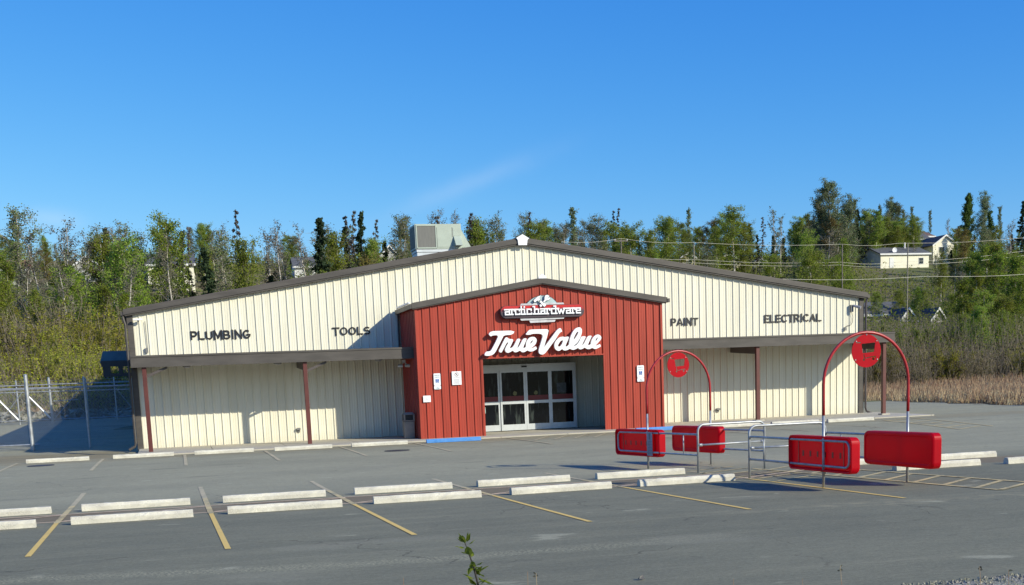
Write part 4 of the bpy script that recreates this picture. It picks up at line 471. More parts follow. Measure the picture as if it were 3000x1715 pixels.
for s_ in (-1, 1):
    xe = W_/2+s_*(W_/2+.19); p = [(W_/2, 7.80), (xe, 5.36), (xe, 5.47), (W_/2, 7.91)]
    m.prism(p, -.20, 36.2)
m.build('roof', 'roof', store)
m = MB()
for s_ in (-1, 1):
    xe = W_/2+s_*(W_/2+.20)
    m.prism([(W_/2, 7.70), (xe, 5.26), (xe, 5.43), (W_/2, 7.87)], -.235, -.203)
    m.prism([(W_/2, 7.645), (xe-s_*.05, 5.215), (xe-s_*.05, 5.30), (W_/2, 7.73)], -.20, -.045)
m.build('rake_trim', 'brown', store)
for x in (-.30, W_+.19): bx('gutter', 'brown', (x, x+.11, -.21, 36, 5.24, 5.38), store)
bx('corner_trim', 'brown', (-.10, .12, -.055, .12, .26, 5.25), store); bx('corner_trim', 'brown', (W_-.12, W_+.10, -.055, .12, .26, 5.25), store)
m = MB(); m.tube([(-.24, -.12, 5.26), (-.20, -.12, 5.05), (-.16, -.12, 4.9), (-.16, -.12, .55), (-.20, -.12, .42), (-.42, -.14, .30)], .05, 6); m.build('downspout', 'brown', store)
m = MB(); m.tube([(W_+.24, -.10, 5.26), (W_+.17, -.10, 5.0), (W_+.17, -.10, .55), (W_+.22, -.10, .40), (W_+.5, -.12, .28)], .045, 6); m.build('downspout', 'roof', store)
m = MB(); m.prism([(15.05, 7.60), (15.40, 7.60), (15.43, 7.80), (15.50, 7.86), (15.23, 8.02), (14.97, 7.88), (15.03, 7.80)], -.29, -.24); m.build('ridge_cap', 'wsign', store)
m = MB(); m.box(W_/2-.2, W_/2+.2, -.18, 36, 7.90, 7.94); m.build('ridge_flashing', 'roof', store)
# canopies
for (x0, x1, post_x, cap) in ((-.03, 10.15, (.404, 6.09), 0), (19.94, 30.49, (24.30, 30.08), 1)):
    cn = MB(); cn.hexa([(x0+.01, -2.55, 3.30), (x1-.01, -2.55, 3.30), (x1-.01, -.04, 3.42), (x0+.01, -.04, 3.42), (x0+.01, -2.55, 3.60), (x1-.01, -2.55, 3.60), (x1-.01, -.04, 3.72), (x0+.01, -.04, 3.72)])
    c = cn.build('canopy', 'brown', store)
    fm = MB(); fm.box(x0, x1, -2.61, -2.56, 3.27, 3.665); fm.box(x0-.002, x1+.002, -2.635, -2.612, 3.615, 3.68); fm.box(x0-.002, x1+.002, -2.628, -2.612, 3.262, 3.30); fm.box(x0-.012, x0-.001, -2.6, -.05, 3.28, 3.70); fm.box(x1+.001, x1+.012, -2.6, -.05, 3.28, 3.70); fm.build('fascia', 'brown', c)
    for x in post_x:
        pm = MB(); pm.box(x-.075, x+.075, -2.53, -2.38, .25, 3.27); pm.build('post', 'postred', c, bevel=.008)
        rm = MB(); rm.hexa([(x-.06, -2.37, 2.98), (x+.06, -2.37, 2.98), (x+.06, -.06, 3.12), (x-.06, -.06, 3.12), (x-.06, -2.37, 3.298), (x+.06, -2.37, 3.298), (x+.06, -.06, 3.405), (x-.06, -.06, 3.405)]); rm.build('rafter', 'roof', c)
        if not cap:
            bm_ = MB(); bm_.hexa([(x+.08, -2.46, 2.90), (x+.08, -2.40, 2.90), (x+.80, -2.40, 3.20), (x+.80, -2.46, 3.20), (x+.08, -2.46, 3.00), (x+.08, -2.40, 3.00), (x+.80, -2.40, 3.285), (x+.80, -2.46, 3.285)]); bm_.build('brace', 'roof', c)  # dark roof colour stands in for the shade behind the fascia
        else:
            bm_ = MB(); bm_.box(x-.16, x+.22, -2.62, -2.30, .24, .33); bm_.build('post_footing', 'concrete', c, bevel=.01)
# porch
VY = -3.1; vx0, vx1, ox0, ox1 = 10.17, 19.92, 12.66, 17.47
vt = lambda x: 5.07+(5.84-5.07)*(1-abs(x-15.07)/4.87)
m = MB(); ribbed(m, vx0, ox0, vt, .25, VY, phase=.06); ribbed(m, ox0, ox1, vt, 3.16, VY, phase=.06); ribbed(m, ox1, vx1, vt, .25, VY, phase=.06)
porch = m.build('entrance_porch', 'red', store)
m = MB(); ribbed(m, VY, -.04, 5.08, .25, vx0, 'y', -1); m.build('porch_side_wall', 'red', porch); m = MB(); ribbed(m, VY, -.04, 5.08, .25, vx1, 'y', 1); m.build('porch_side_wall', 'red', porch)
m = MB(); m.box(vx0-.015, vx0+.07, VY-.05, VY-.002, .25, 5.06); m.box(vx1-.07, vx1+.015, VY-.05, VY-.002, .25, 5.06)
m.box(ox0-.06, ox0+.004, VY-.045, VY-.002, .25, 3.125); m.box(ox1-.004, ox1+.06, VY-.045, VY-.002, .25, 3.125); m.box(ox0-.06, ox1+.06, VY-.06, VY-.002, 3.13, 3.175); m.build('porch_trim', 'red', porch)
m = MB(); ribbed(m, VY+.06, -.05, 3.2, .25, vx0+.10, 'y', 1); m.build('alcove_side_wall', 'grey', porch); m = MB(); ribbed(m, VY+.06, -.05, 3.2, .25, vx1-.10, 'y', -1); m.build('alcove_side_wall', 'grey', porch)  # unseen walls and ceiling, dark grey put in to cut bounced light
m = MB(); m.box(vx0+.1, vx1-.1, VY+.03, -.05, 3.20, 3.26); m.box(vx0+.05, ox0-.05, VY+.03, VY+.05, .25, 3.2); m.box(ox1+.05, vx1-.05, VY+.03, VY+.05, .25, 3.2); m.build('alcove_ceiling', 'grey', porch)
m = MB()
for s_ in (-1, 1):
    xe = 15.07+s_*5.02; m.prism([(15.07, 5.93), (xe, 5.11), (xe, 5.21), (15.07, 6.03)], VY-.14, -.05)
m.build('porch_roof', 'roof', porch)
m = MB()
for s_ in (-1, 1):
    xe = 15.07+s_*5.04; m.prism([(15.07, 5.86), (xe, 5.035), (xe, 5.235), (15.07, 6.06)], VY-.175, VY-.142); m.prism([(15.07, 5.825), (xe-s_*.04, 5.005), (xe-s_*.04, 5.06), (15.07, 5.88)], VY-.14, VY-.05)
m.box(9.98, 10.02, VY-.175, -.06, 5.03, 5.20); m.box(20.10, 20.2, VY-.20, -.06, 5.05, 5.19); m.build('porch_rake', 'brown', porch)
m = MB(); m.box(9.99, 10.06, -2.9, -.3, 5.24, 5.30); m.build('roof_flashing', 'wsign', porch); m = MB(); m.prism([(14.93, 6.03), (15.24, 6.03), (15.20, 6.12), (15.07, 6.20), (14.96, 6.12)], VY-.19, VY-.12); m.build('porch_ridge_cap', 'wsign', porch); m = MB()
m.prism([(14.3, 5.99), (15.0, 6.11), (15.0, 6.14), (14.3, 6.02)], -1.2, -.6); m.build('porch_flashing', 'wsign', porch)
m = MB(); m.tube([(10.07, -.12, 5.1), (10.07, -.12, 3.75)], .035, 6); m.build('porch_downspout', 'roof', porch)
# automatic doors
dx = [12.86, 13.935, 15.0, 16.03, 17.08]; DY = -.66
fr = MB(); fr.box(12.80, 17.14, DY-.02, -.045, 2.72, 2.95); fr.box(12.80, 12.86, DY, -.045, .32, 2.72); fr.box(17.08, 17.14, DY, -.045, .32, 2.72); dfr = fr.build('door_frame', 'alum', store, bevel=.006)
bx('door_sensor', 'black', (14.86, 15.07, DY-.06, DY-.022, 2.82, 2.875), dfr)
doors = []
for i in range(4):
    a, b = dx[i]+.004, dx[i+1]-.004; yy = DY-(.035 if i in (1, 2) else 0)
    st = .075; lf = MB(); lf.box(a, a+st, yy, yy+.045, .34, 2.73); lf.box(b-st, b, yy, yy+.045, .34, 2.73)
    lf.box(a+st, b-st, yy, yy+.045, 2.63, 2.73); lf.box(a+st, b-st, yy, yy+.045, 1.385, 1.50); lf.box(a+st, b-st, yy, yy+.045, .34, .575)
    d = lf.build('sliding_door' if i in (1, 2) else 'side_door', 'alum', store)
    doors.append(d); bx('pane', 'glass', (a+st, b-st, yy+.016, yy+.024, .575, 2.63), d); bx('door_stripe', 'stripe', (a+st+.002, b-st-.002, yy+.010, yy+.014, 1.505, 1.70), d)
bx('sticker', 'sticker', (13.10, 13.32, DY+.008, DY+.014, 1.06, 1.30), doors[0])
for x, z_, r0, dd in ((14.55, 1.80, .085, doors[1]), (15.42, 1.80, .08, doors[2])):
    o = MB(); o.tube([(x, DY-.035+.013, z_), (x, DY-.035+.009, z_)], r0, 14); o.build('sticker', 'sticker_yellow', dd)
bx('poster', 'poster', (16.32, 16.72, DY+.009, DY+.013, 1.76, 2.15), doors[3])
# fascia signs: the words
def arcp(cx, cz, rx, rz, a0, a1, n=9): return [(cx+rx*math.cos(R(a0+(a1-a0)*q/n)), cz+rz*math.sin(R(a0+(a1-a0)*q/n))) for q in range(n+1)]
BLOCK = {'P': (.72, [[(.1, .1), (.1, .9)], [(.1, .9), (.42, .9)]+arcp(.42, .67, .20, .23, 90, -90)+[(.1, .44)]]), 'L': (.66, [[(.1, .9), (.1, .1)], [(.1, .1), (.58, .1)]]), 'U': (.78, [[(.1, .9), (.1, .38)]+arcp(.39, .36, .29, .27, 180, 360)+[(.68, .9)]]),
 'M': (.92, [[(.1, .05), (.1, .95)], [(.82, .05), (.82, .95)], [(.14, .92), (.46, .14)], [(.78, .92), (.46, .14)]]), 'B': (.76, [[(.1, .1), (.1, .9)], [(.1, .9), (.40, .9)]+arcp(.42, .70, .18, .20, 90, -90)+[(.1, .50)], [(.1, .1), (.42, .1)]+arcp(.45, .30, .21, .20, -90, 90)]),
 'I': (.28, [[(.14, .05), (.14, .95)]]), 'N': (.78, [[(.1, .05), (.1, .95)], [(.68, .05), (.68, .95)], [(.12, .90), (.66, .10)]]), 'G': (.84, [arcp(.42, .5, .32, .40, 48, 325, 16)+[(.72, .44)], [(.46, .44), (.72, .44)]]),
 'T': (.70, [[(.03, .9), (.67, .9)], [(.35, .85), (.35, .05)]]), 'O': (.86, [arcp(.43, .5, .33, .40, 0, 360, 20)]), 'S': (.74, [arcp(.37, .70, .25, .20, 25, 250, 10)+arcp(.37, .30, .27, .20, 80, -150, 10)]),
 'A': (.80, [[(.08, .05), (.40, .93)], [(.72, .05), (.40, .93)], [(.2, .32), (.6, .32)]]), 'E': (.68, [[(.1, .1), (.1, .9)], [(.1, .9), (.62, .9)], [(.1, .5), (.57, .5)], [(.1, .1), (.62, .1)]]), 'C': (.80, [arcp(.43, .5, .33, .40, 45, 315, 16)]),
 'R': (.78, [[(.1, .05), (.1, .9)], [(.1, .9), (.44, .9)]+arcp(.44, .69, .20, .21, 90, -90)+[(.1, .48)], [(.42, .46), (.68, .06)]])}
def word(name, body, x0, x1, z, h, lb):
    tot = sum(BLOCK[c][0]+.07 for c in body)-.07; k_ = (x1-x0)/tot; x = x0; o = MB(); n_ = 0
    for c in body:
        w_, st = BLOCK[c]
        for s_ in st:
            for p, q in zip(s_[:-1], s_[1:]):
                n_ += 1; P0 = Vector((x+p[0]*k_, z+p[1]*h)); P1 = Vector((x+q[0]*k_, z+q[1]*h)); d = (P1-P0).normalized(); nn = Vector((-d.y, d.x))*h*.088; d = d*h*(.10 if len(s_) == 2 and (p[0] == q[0] or p[1] == q[1]) else .03)
                o.prism([tuple(v) for v in (P0-d+nn, P1+d+nn, P1+d-nn, P0-d-nn)], -.0405-.0003*(n_ % 18), -.034)
        x += (w_+.07)*k_
    return tag(o.build(name, 'black'), lb, 'sign', 'black department words on the gable')
word('department_sign', 'PLUMBING', 2.15, 4.39, 4.285, .335, 'black raised letters reading PLUMBING on the cream gable')
word('department_sign', 'TOOLS', 7.51, 8.98, 4.305, .31, 'black raised letters reading TOOLS beside the porch shadow')
word('department_sign', 'PAINT', 21.58, 22.80, 4.30, .31, 'black raised letters reading PAINT right of the red porch')
word('department_sign', 'ELECTRICAL', 25.84, 28.54, 4.31, .34, 'black raised letters reading ELECTRICAL near the right end')
# white script lettering
sg = empty('script_sign', (15, -3.2, 3.7), 0, 'large white script lettering reading True Value over the doors', 'sign')
def relin(name, polys, m_, parent, y, dep, it=2):
    vs, fs = plate(polys, y, dep, it); l = Vector(parent.location); vs = [(v[0]-l.x, v[1]-l.y, v[2]-l.z) for v in vs]
    return MB().add(vs, fs).build(name, m_, parent)
for nm, q in SCRIPT.items(): relin('letters', q, 'wsign', sg, -3.34, .12, 1 if nm == 'T' else 2)
for x in (13.2, 14.4, 15.2, 16.3, 17.0): m = MB(); m.tube([(x-15, .08, -.10), (x-15, -.03, -.10)], .015, 5); m.build('standoff', 'dark', sg)
# oval emblem
em = empty('emblem_sign', (15.03, -3.2, 4.82), 0, 'pill shaped red and grey sign reading arctic hardware with crossed hammer and wrench', 'sign')
def pill(x0, x1, zc, r_, n=12):
    p = [(x1-r_+r_*math.sin(q*math.pi/n), zc+r_*math.cos(q*math.pi/n)) for q in range(n+1)]
    return p+[(x0+r_-r_*math.sin(q*math.pi/n), zc-r_*math.cos(q*math.pi/n)) for q in range(n+1)]
relin('arch_panel', [[(a-.0, b) for a, b in EM_arch]+[(15.64, 5.02), (14.40, 5.02)]], 'emblemdark', em, -3.29, .05, 0)
relin('arch_face', [[(15.02+(a-15.02)*.955, 5.11+(b-5.11)*.93) for a, b in EM_arch]+[(15.58, 5.04), (14.46, 5.04)]], 'steelgreen', em, -3.30, .05, 0)
relin('upper_band', [EM_band], 'silver', em, -3.315, .06, 0); relin('lower_band', [EM_low1], 'silver', em, -3.29, .06, 0); relin('bottom_band', [EM_low2], 'silver', em, -3.27, .05, 0)
relin('pill_edge', [pill(13.37, 16.69, 4.815, .240)], 'emblemdark', em, -3.30, .10, 0); relin('pill_panel', [pill(13.39, 16.67, 4.817, .222)], 'pill', em, -3.335, .08, 0)
def grow(p, g):
    cx = sum(q[0] for q in p)/len(p); cz = sum(q[1] for q in p)/len(p)
    return [(cx+(q[0]-cx)*(1+g), cz+(q[1]-cz)*(1+g)) for q in p]
for nm, q in (('wrench_outline', [EM_wr, EM_wr2]), ('hammer_outline', [EM_ham, EM_han])):
    for i, p in enumerate(q): relin(nm, [grow(p, .16)], 'emblemdark', em, -3.385-(.006 if 'ham' in nm else 0)-.001*i, .02, 0)
relin('wrench', [EM_wr], 'wsign', em, -3.405, .03, 0); relin('wrench', [EM_wr2], 'wsign', em, -3.406, .03, 0)
relin('hammer', [EM_ham], 'wsign', em, -3.412, .03, 0); relin('hammer', [EM_han], 'wsign', em, -3.413, .03, 0)
GL_ = {'a': [[(.05, .93), (.82, .93), (.82, .06), (1.02, .06)], [(.82, .56), (.16, .54), (.16, .06), (.82, .06)]], 'r': [[(.0, .94), (.28, .94), (.28, .06)], [(0, .06), (.6, .06)], [(.28, .8), (.55, .93), (.95, .93), (.95, .68)]],
       'c': [[(.85, .68), (.85, .93), (.15, .93), (.15, .06), (.9, .06), (.9, .22)]], 't': [[(.35, 1.42), (.35, .06), (.9, .06)], [(0, .93), (.85, .93)]], 'i': [[(.05, .93), (.45, .93), (.45, .06)], [(0, .06), (.95, .06)], [(.42, 1.30), (.42, 1.38)]],
       'h': [[(0, 1.38), (.22, 1.38), (.22, .06)], [(0, .06), (.45, .06)], [(.22, .75), (.5, .93), (.8, .88), (.8, .06)], [(.62, .06), (1.02, .06)]], 'd': [[(.55, 1.38), (.82, 1.38), (.82, .06), (1.02, .06)], [(.82, .93), (.16, .93), (.16, .06), (.82, .06)]],
       'w': [[(.08, .93), (.30, .06), (.5, .75), (.7, .06), (.92, .93)], [(-.02, .93), (.2, .93)], [(.8, .93), (1.02, .93)]], 'e': [[(.88, .06), (.15, .06), (.15, .93), (.85, .93), (.85, .52), (.15, .50)]]}
C2x = lambda c: 13.501+(c-240)*(16.532-13.501)/(2365-240)
lm = MB(); yy = 0
for ch, a, b in (('a', 250, 415), ('r', 420, 525), ('c', 530, 680), ('t', 688, 755), ('i', 768, 832), ('c', 848, 1005), ('h', 1035, 1215), ('a', 1228, 1378), ('r', 1388, 1500), ('d', 1512, 1690), ('w', 1695, 1920), ('a', 1932, 2090), ('r', 2100, 2200), ('e', 2210, 2362)):
    X0, X1 = C2x(a), C2x(b)
    for st in GL_[ch]:
        for p, q in zip(st[:-1], st[1:]):
            yy += 1; P0 = Vector((X0+p[0]*(X1-X0), 4.712+p[1]*.205)); P1 = Vector((X0+q[0]*(X1-X0), 4.712+q[1]*.205)); d = (P1-P0).normalized()*.022; nn = Vector((-d.y, d.x))*1.15
            lm.prism([tuple(v) for v in (P0-d+nn, P1+d+nn, P1+d-nn, P0-d-nn)], -.205-.0003*(yy % 20), -.17)
vs = [(v[0]-15.03, v[1], v[2]-4.82) for v in lm.v]; l2 = MB(); l2.add(vs, lm.f); l2.build('letters', 'wsign', em)
# small wall signs
def rrect(x0, x1, z0, z1, r_, n=4):
    p = []
    for cx, cz, a0 in ((x1-r_, z1-r_, 0), (x0+r_, z1-r_, 90), (x0+r_, z0+r_, 180), (x1-r_, z0+r_, 270)):
        for q in range(n+1): a = R(a0+90*q/n); p.append((cx+r_*math.cos(a), cz+r_*math.sin(a)))
    return p
def ada(x0, x1, z0, z1, lb):
    t = empty('parking_sign', ((x0+x1)/2, VY-.05, z0), 0, lb, 'sign', 'reserved parking signs on the red wall'); cx = (x0+x1)/2; w2 = (x1-x0)/2; h = z1-z0
    o = MB(); o.prism(rrect(-w2, w2, h*.235, h, .03), -.012, 0); o.build('upper_plate', 'wsign', t)
    o = MB(); o.prism(rrect(-w2, w2, 0, h*.225, .03), -.012, 0); o.build('lower_plate', 'wsign', t)
    o = MB(); o.prism([(-.065, h*.42), (.065, h*.42), (.065, h*.64), (-.065, h*.64)], -.015, -.012); o.build('blue_square', 'signblue', t)
    o = MB(); z = h*.42
    o.tube([(-.005, -.017, z+.115), (-.008, -.017, z+.06), (.026, -.017, z+.058), (.042, -.017, z+.022)], .0055, 5)
    o.tube([(-.008+.03*math.cos(q), -.0175, z+.042+.03*math.sin(q)) for q in (R(100), R(140), R(180), R(220), R(260), R(300), R(340))], .0045, 5)
    o.add([(-.005+.011*math.cos(q*1.047), -.018, z+.120+.011*math.sin(q*1.047)) for q in range(6)], [tuple(range(6))]); o.build('wheelchair_symbol', 'wsign', t)
    o = MB()
    for s_, zz, sz in (('RESERVED', h*.86, .047), ('PARKING', h*.74, .047), ('VAN', h*.11, .042), ('ACCESSIBLE', h*.035, .030)):
        vs, fs = text(s_, 0, zz, sz, -.0145, .001, bold=.001, align='CENTER'); o.add(vs, fs)
    o.build('lettering', 'signink', t)
ada(10.747, 11.005, 2.076, 2.662, 'white reserved parking sign with blue wheelchair square, left of the doors')
ada(18.828, 19.115, 2.057, 2.68, 'white reserved parking sign with blue wheelchair square, right of the doors')
t = empty('no_parking_sign', (11.625, VY-.05, 2.213), 0, 'white notice with crossed out letter P in a ring', 'sign')
o = MB(); o.box(-.18, .18, -.012, 0, 0, .498); o.build('plate', 'wsign', t)
o = MB(); o.tube([(.072*math.cos(q*.3142), -.014, .385+.072*math.sin(q*.3142)) for q in range(20)], .006, 5, True); o.tube([(-.05, -.0145, .435), (.05, -.0145, .335)], .006, 5); o.build('ring', 'stripe', t)
o = MB(); vs, fs = text('P', -.032, .345, .11, -.0135, .001, bold=.003); o.add(vs, fs)
for s_, z, sz in (('NO PARKING', .26, .042),): vs, fs = text(s_, 0, z, sz, -.0135, .001, align='CENTER'); o.add(vs, fs)
for i in range(6): o.box(-.12+.01*(i % 3), .11-.012*(i % 2), -.0140, -.0122, .035+.034*i, .035+.034*i+.010)
o.build('lettering', 'ink', t)
t = empty('wall_notice', (10.453, VY-.05, 1.62), 0, 'small plain white rectangular notice low on the red wall', 'sign')
o = MB(); o.box(-.142, .142, -.012, 0, 0, .24); o.build('plate', 'wsign', t)
o = MB(); [o.box(-.05, .05-.02*i, -.0138, -.0122, .075+.03*i, .085+.03*i) for i in range(3)]; o.build('faint_print', 'label', t)
# litter bin
t = empty('litter_bin', (9.86, -2.35, .275), 0, 'taupe square litter bin with dark hood beside the red porch', 'litter bin')
o = MB(); o.hexa([(-.19, -.19, 0), (.19, -.19, 0), (.19, .19, 0), (-.19, .19, 0), (-.205, -.205, .66), (.205, -.205, .66), (.205, .205, .66), (-.205, .205, .66)]); o.build('body', 'bin', t, bevel=.03)
o = MB()
for sx in (-1, 1):
    for sy in (-1, 1): o.box(min(sx*.21, sx*.15), max(sx*.21, sx*.15), min(sy*.21, sy*.15), max(sy*.21, sy*.15), .68, .90)
o.box(-.215, .215, -.215, .215, .665, .70); o.hexa([(-.215, -.215, .90), (.215, -.215, .90), (.215, .215, .90), (-.215, .215, .90), (-.15, -.15, .99), (.15, -.15, .99), (.15, .15, .99), (-.15, .15, .99)]); o.build('hood', 'bin', t, bevel=.008)
bx('opening_dark', 'black', (-.16, .16, -.16, .16, .702, .898), t)  # black block put in for the shade inside the hood opening
# wall lights and small fittings
def twin_light(x, y, z, s_, lb):
    t = empty('security_light', (x, y, z), 0, lb, 'light', 'twin security lights under the canopies')
    o = MB(); o.box(-.06, .06, -.06, .06, .12, .22); o.tube([(0, 0, .15), (-.1*s_, -.05, .02)], .02, 6); o.tube([(0, 0, .15), (.13*s_, -.05, .02)], .02, 6); o.build('bracket', 'alum', t)
    for xx in (-.16, .12): o = MB(); o.tube([(xx*s_-.09, -.06, 0), (xx*s_+.09, -.06, 0)], [.05, .065], 8); o.build('lamp_head', 'alum', t)
twin_light(9.92, -1.7, 3.02, 1, 'grey twin head light under the canopy left of the porch'); twin_light(20.25, -1.7, 3.02, 1, 'grey twin head light under the canopy right of the porch')
def soffit(x, lb):
    t = empty('soffit_light', (x, -1.4, 3.28), 0, lb, 'light', 'flat round lights under the canopy soffit')
    o = MB(); o.tube([(0, 0, .05), (0, 0, -.02)], [.16, .14], 14); o.build('housing', 'grey', t); o = MB(); o.tube([(0, 0, -.022), (0, 0, -.05)], [.12, .08], 12); o.build('lens', 'label', t)
soffit(1.9, 'flat round soffit light near the left end of the canopy'); soffit(5.2, 'flat round soffit light left of the second canopy post'); soffit(9.0, 'flat round soffit light closest to the porch on its left'); soffit(21.3, 'flat round soffit light closest to the porch on its right')
def outlet(x, lb):
    t = empty('wall_outlet', (x, -.03, .74), 0, lb, 'outlet', 'covered outlets low on the cream wall')
    o = MB(); o.box(-.06, .06, -.03, 0, -.09, .09); o.build('box', 'grey', t, bevel=.01); o = MB(); o.box(-.075, .075, -.11, -.032, .0, .08); o.build('cover_flap', 'grey', t, bevel=.01)
outlet(5.94, 'grey covered outlet on the wall just left of the second canopy post'); outlet(24.54-.9, 'grey covered outlet low on the wall right of the porch')
t = empty('flood_light', (.30, -.25, 5.08), 0, 'small white flood light under the left end of the roof', 'light'); o = MB(); o.box(-.16, .16, -.06, .06, -.03, .03); o.build('lamp_head', 'wsign', t, bevel=.01); o = MB(); o.tube([(0, .06, 0), (.0, .22, -.06)], .02, 6); o.build('bracket', 'dark', t)
o = MB(); o.tube([(.25, 0.19, -.06), (.26, .20, -.9), (.27, .21, -1.05)], .009, 5); o.build('cable', 'dark', t)
t = empty('junction_box', (.53, -.06, 3.96), 0, 'small dark junction box above the left end of the canopy', 'electrical box'); bx('box', 'grey', (-.05, .05, -.05, .02, -.09, .09), t)
t = empty('security_camera', (29.96, -.10, 4.95), 0, 'grey wall camera with a looping cable near the right corner', 'camera'); bx('mount', 'grey', (-.06, .06, -.05, .05, -.28, .02), t)
o = MB(); o.tube([(.04, -.05, -.02), (.26, -.30, -.12)], [.05, .06], 8); o.build('body', 'label', t)
o = MB(); o.tube([(.02, .04, -.28), (.08, .04, -.5), (.06, .04, -.72), (-.02, .04, -.83), (-.20, .04, -.86), (-.28, .04, -.92)], .011, 5); o.build('cable', 'dark', t)
bx('junction_box', 'grey', (-.34, -.24, 0, .06, -1.06, -.92), t)
# rooftop unit
t = empty('rooftop_unit', (13.2, 6.6, 7.5), 0, 'pale green rooftop air handling unit behind the left roof slope', 'air conditioner')
bm_ = MB(); bm_.box(-1.05, 1.03, -.6, .6, .70, 1.77); hb = bm_.build('cabinet', 'hvac', t, bevel=.012)
bx('coil_grille', 'grille', (-.95, -.14, -.612, -.601, .78, 1.68), t); bx('end_coil', 'dark', (-1.062, -1.052, -.52, .52, .78, 1.68), t)
o = MB(); o.box(-1.0, -.955, -.63, -.601, .74, 1.74); o.box(-.135, -.09, -.63, -.601, .74, 1.74); o.box(-.95, -.14, -.63, -.601, 1.685, 1.74); o.box(-.95, -.14, -.63, -.601, .72, .775); o.build('grille_frame', 'hvac', t)
o = MB(); o.box(-.06, .60, -.612, -.601, .78, 1.60); o.box(.66, .98, -.612, -.601, 1.25, 1.60); o.build('access_panel', 'hvac', t, bevel=.004)
o = MB(); o.box(-.07, -.05, -.609, -.6005, .76, 1.62); o.box(.615, .635, -.609, -.6005, 1.2, 1.62); o.build('panel_seam', 'grey', t)
o = MB(); o.hexa([(.70, -.95, .82), (1.0, -.95, .82), (1.0, -.601, .82), (.70, -.601, .82), (.68, -.62, 1.24), (1.0, -.62, 1.24), (1.0, -.601, 1.25), (.68, -.601, 1.25)]); o.build('vent_hood', 'hvac', t)
o = MB(); o.add([(1.032, -.55, .75), (1.032, -.55, 1.55), (1.46, -.55, .78), (1.032, .55, .75), (1.032, .55, 1.55), (1.46, .55, .78)], [(0, 2, 1), (3, 4, 5), (0, 1, 4, 3), (1, 2, 5, 4), (0, 3, 5, 2)]); o.build('intake_hood', 'hvac', t)
o = MB(); o.box(-.92, .90, -.52, .52, .0, .40); o.box(-.98, .55, -.57, .57, .42, .56); o.box(-1.0, .97, -.59, .59, .58, .69); o.build('roof_curb', 'alum', t)
o = MB(); o.tube([(.35, -.75, .45), (.6, -.8, .52), (.62, -.8, .40), (.3, -.8, .36)], .035, 6); o.build('drain_pipe', 'wsign', t)
# dock canopy on the left side wall
t = empty('side_canopy', (0, 8, 3.2)); t.parent = store
o = MB(); o.hexa([(-1.55, 0, .62), (0, 0, .62), (0, 3, .62), (-1.55, 3, .62), (-1.40, .2, 1.12), (0, .2, 1.12), (0, 3, 1.12), (-1.40, 3, 1.12)]); o.build('roof', 'slate', t)
o = MB(); o.box(-1.5, 0, -.06, 0, .45, .70); o.box(-1.42, 0, -.04, .04, .02, .16); o.box(-1.42, -1.12, -.04, .04, .16, .45); o.box(-.80, -.62, -.04, .04, .16, .45); o.box(-.12, 0, -.04, .04, .16, .45); o.box(-1.45, -1.38, 0, 3, .02, .5); o.build('frame', 'dark', t)
# ---------------------------------------------------------------- wheel stops
def stop_mesh():
    o = MB(); L, n = 1.98, 22; pr = [(-.085, 0), (-.080, .075), (-.045, .128), (.045, .128), (.080, .075), (.085, 0)]; vs = []
    for i in range(n+1):
        x = -L/2+L*i/n
        for y, z in pr: vs.append((x, y+rng.gauss(0, .0025), max(0, z+(rng.gauss(0, .0022) if z > 0 else 0))))
    fs = []; k_ = len(pr)
    for i in range(n):
        for j in range(k_): a = i*k_+j; b = i*k_+(j+1) % k_; fs.append((a, b, b+k_, a+k_))
    fs += [tuple(range(k_)), tuple(range(n*k_, n*k_+k_))]
    o.add(vs, fs); return o
protos = {}
def stop(x, y, rz, lb, group, m_='stop', var=0, flip=0):
    key = (m_, var)
    if key not in protos: protos[key] = o = stop_mesh().build('wheel_stop', m_)
    else: o = protos[key].copy(); COL.objects.link(o)
    o.location = (x, y, ZT(x, y)+.004); o.rotation_euler = (0, 0, rz+math.pi*flip); return tag(o, lb, 'wheel stop', group)
ordn = ['leftmost', 'second', 'third', 'fourth', 'fifth', 'sixth', 'seventh', 'eighth', 'ninth']
near = [(-2.16, -27.47), (.368, -27.40), (2.93, -27.27), (5.50, -27.12), (8.08, -27.01), (10.63, -26.98), (16.08, -27.08), (18.6, -27.2)]
nl = ['weathered concrete stop cut by the left edge in the nearest row', 'concrete stop between the two steepest yellow lines in the nearest row', 'third concrete stop of the nearest row, right of the longest yellow stripe', 'fourth concrete stop from the left in the nearest row', 'fifth concrete stop in the nearest row, below the red porch', 'concrete stop crossed by dark tube shadows in front of the cart corral', 'concrete stop behind the big right hand red bumper in the nearest row', 'concrete stop cut off by the right edge of the picture']
for i, (x, y) in enumerate(near): stop(x, y, rng.uniform(-.022, .028), nl[i], 'concrete stops of the nearest row', 'stop', i % 3, i % 2)
mid = [(-2.15, -24.68), (.368, -24.63), (2.96, -24.63), (5.52, -24.60), (8.04, -24.58), (10.62, -24.55), (15.6, -25.0), (17.9, -25.08)]
ml = ['concrete stop cut by the left edge in the row behind the nearest', 'second concrete stop from the left in the middle row', 'third concrete stop from the left in the middle row', 'fourth concrete stop from the left in the middle row', 'fifth concrete stop from the left in the middle row', 'concrete stop of the middle row beside the far end of the cart corral', 'concrete stop partly hidden between the two big red bumpers', 'long concrete stop of the middle row at the far right']
for i, (x, y) in enumerate(mid): stop(x, y, rng.uniform(-.022, .022), ml[i], 'concrete stops of the middle row', 'stop', (i+1) % 3, i % 2)
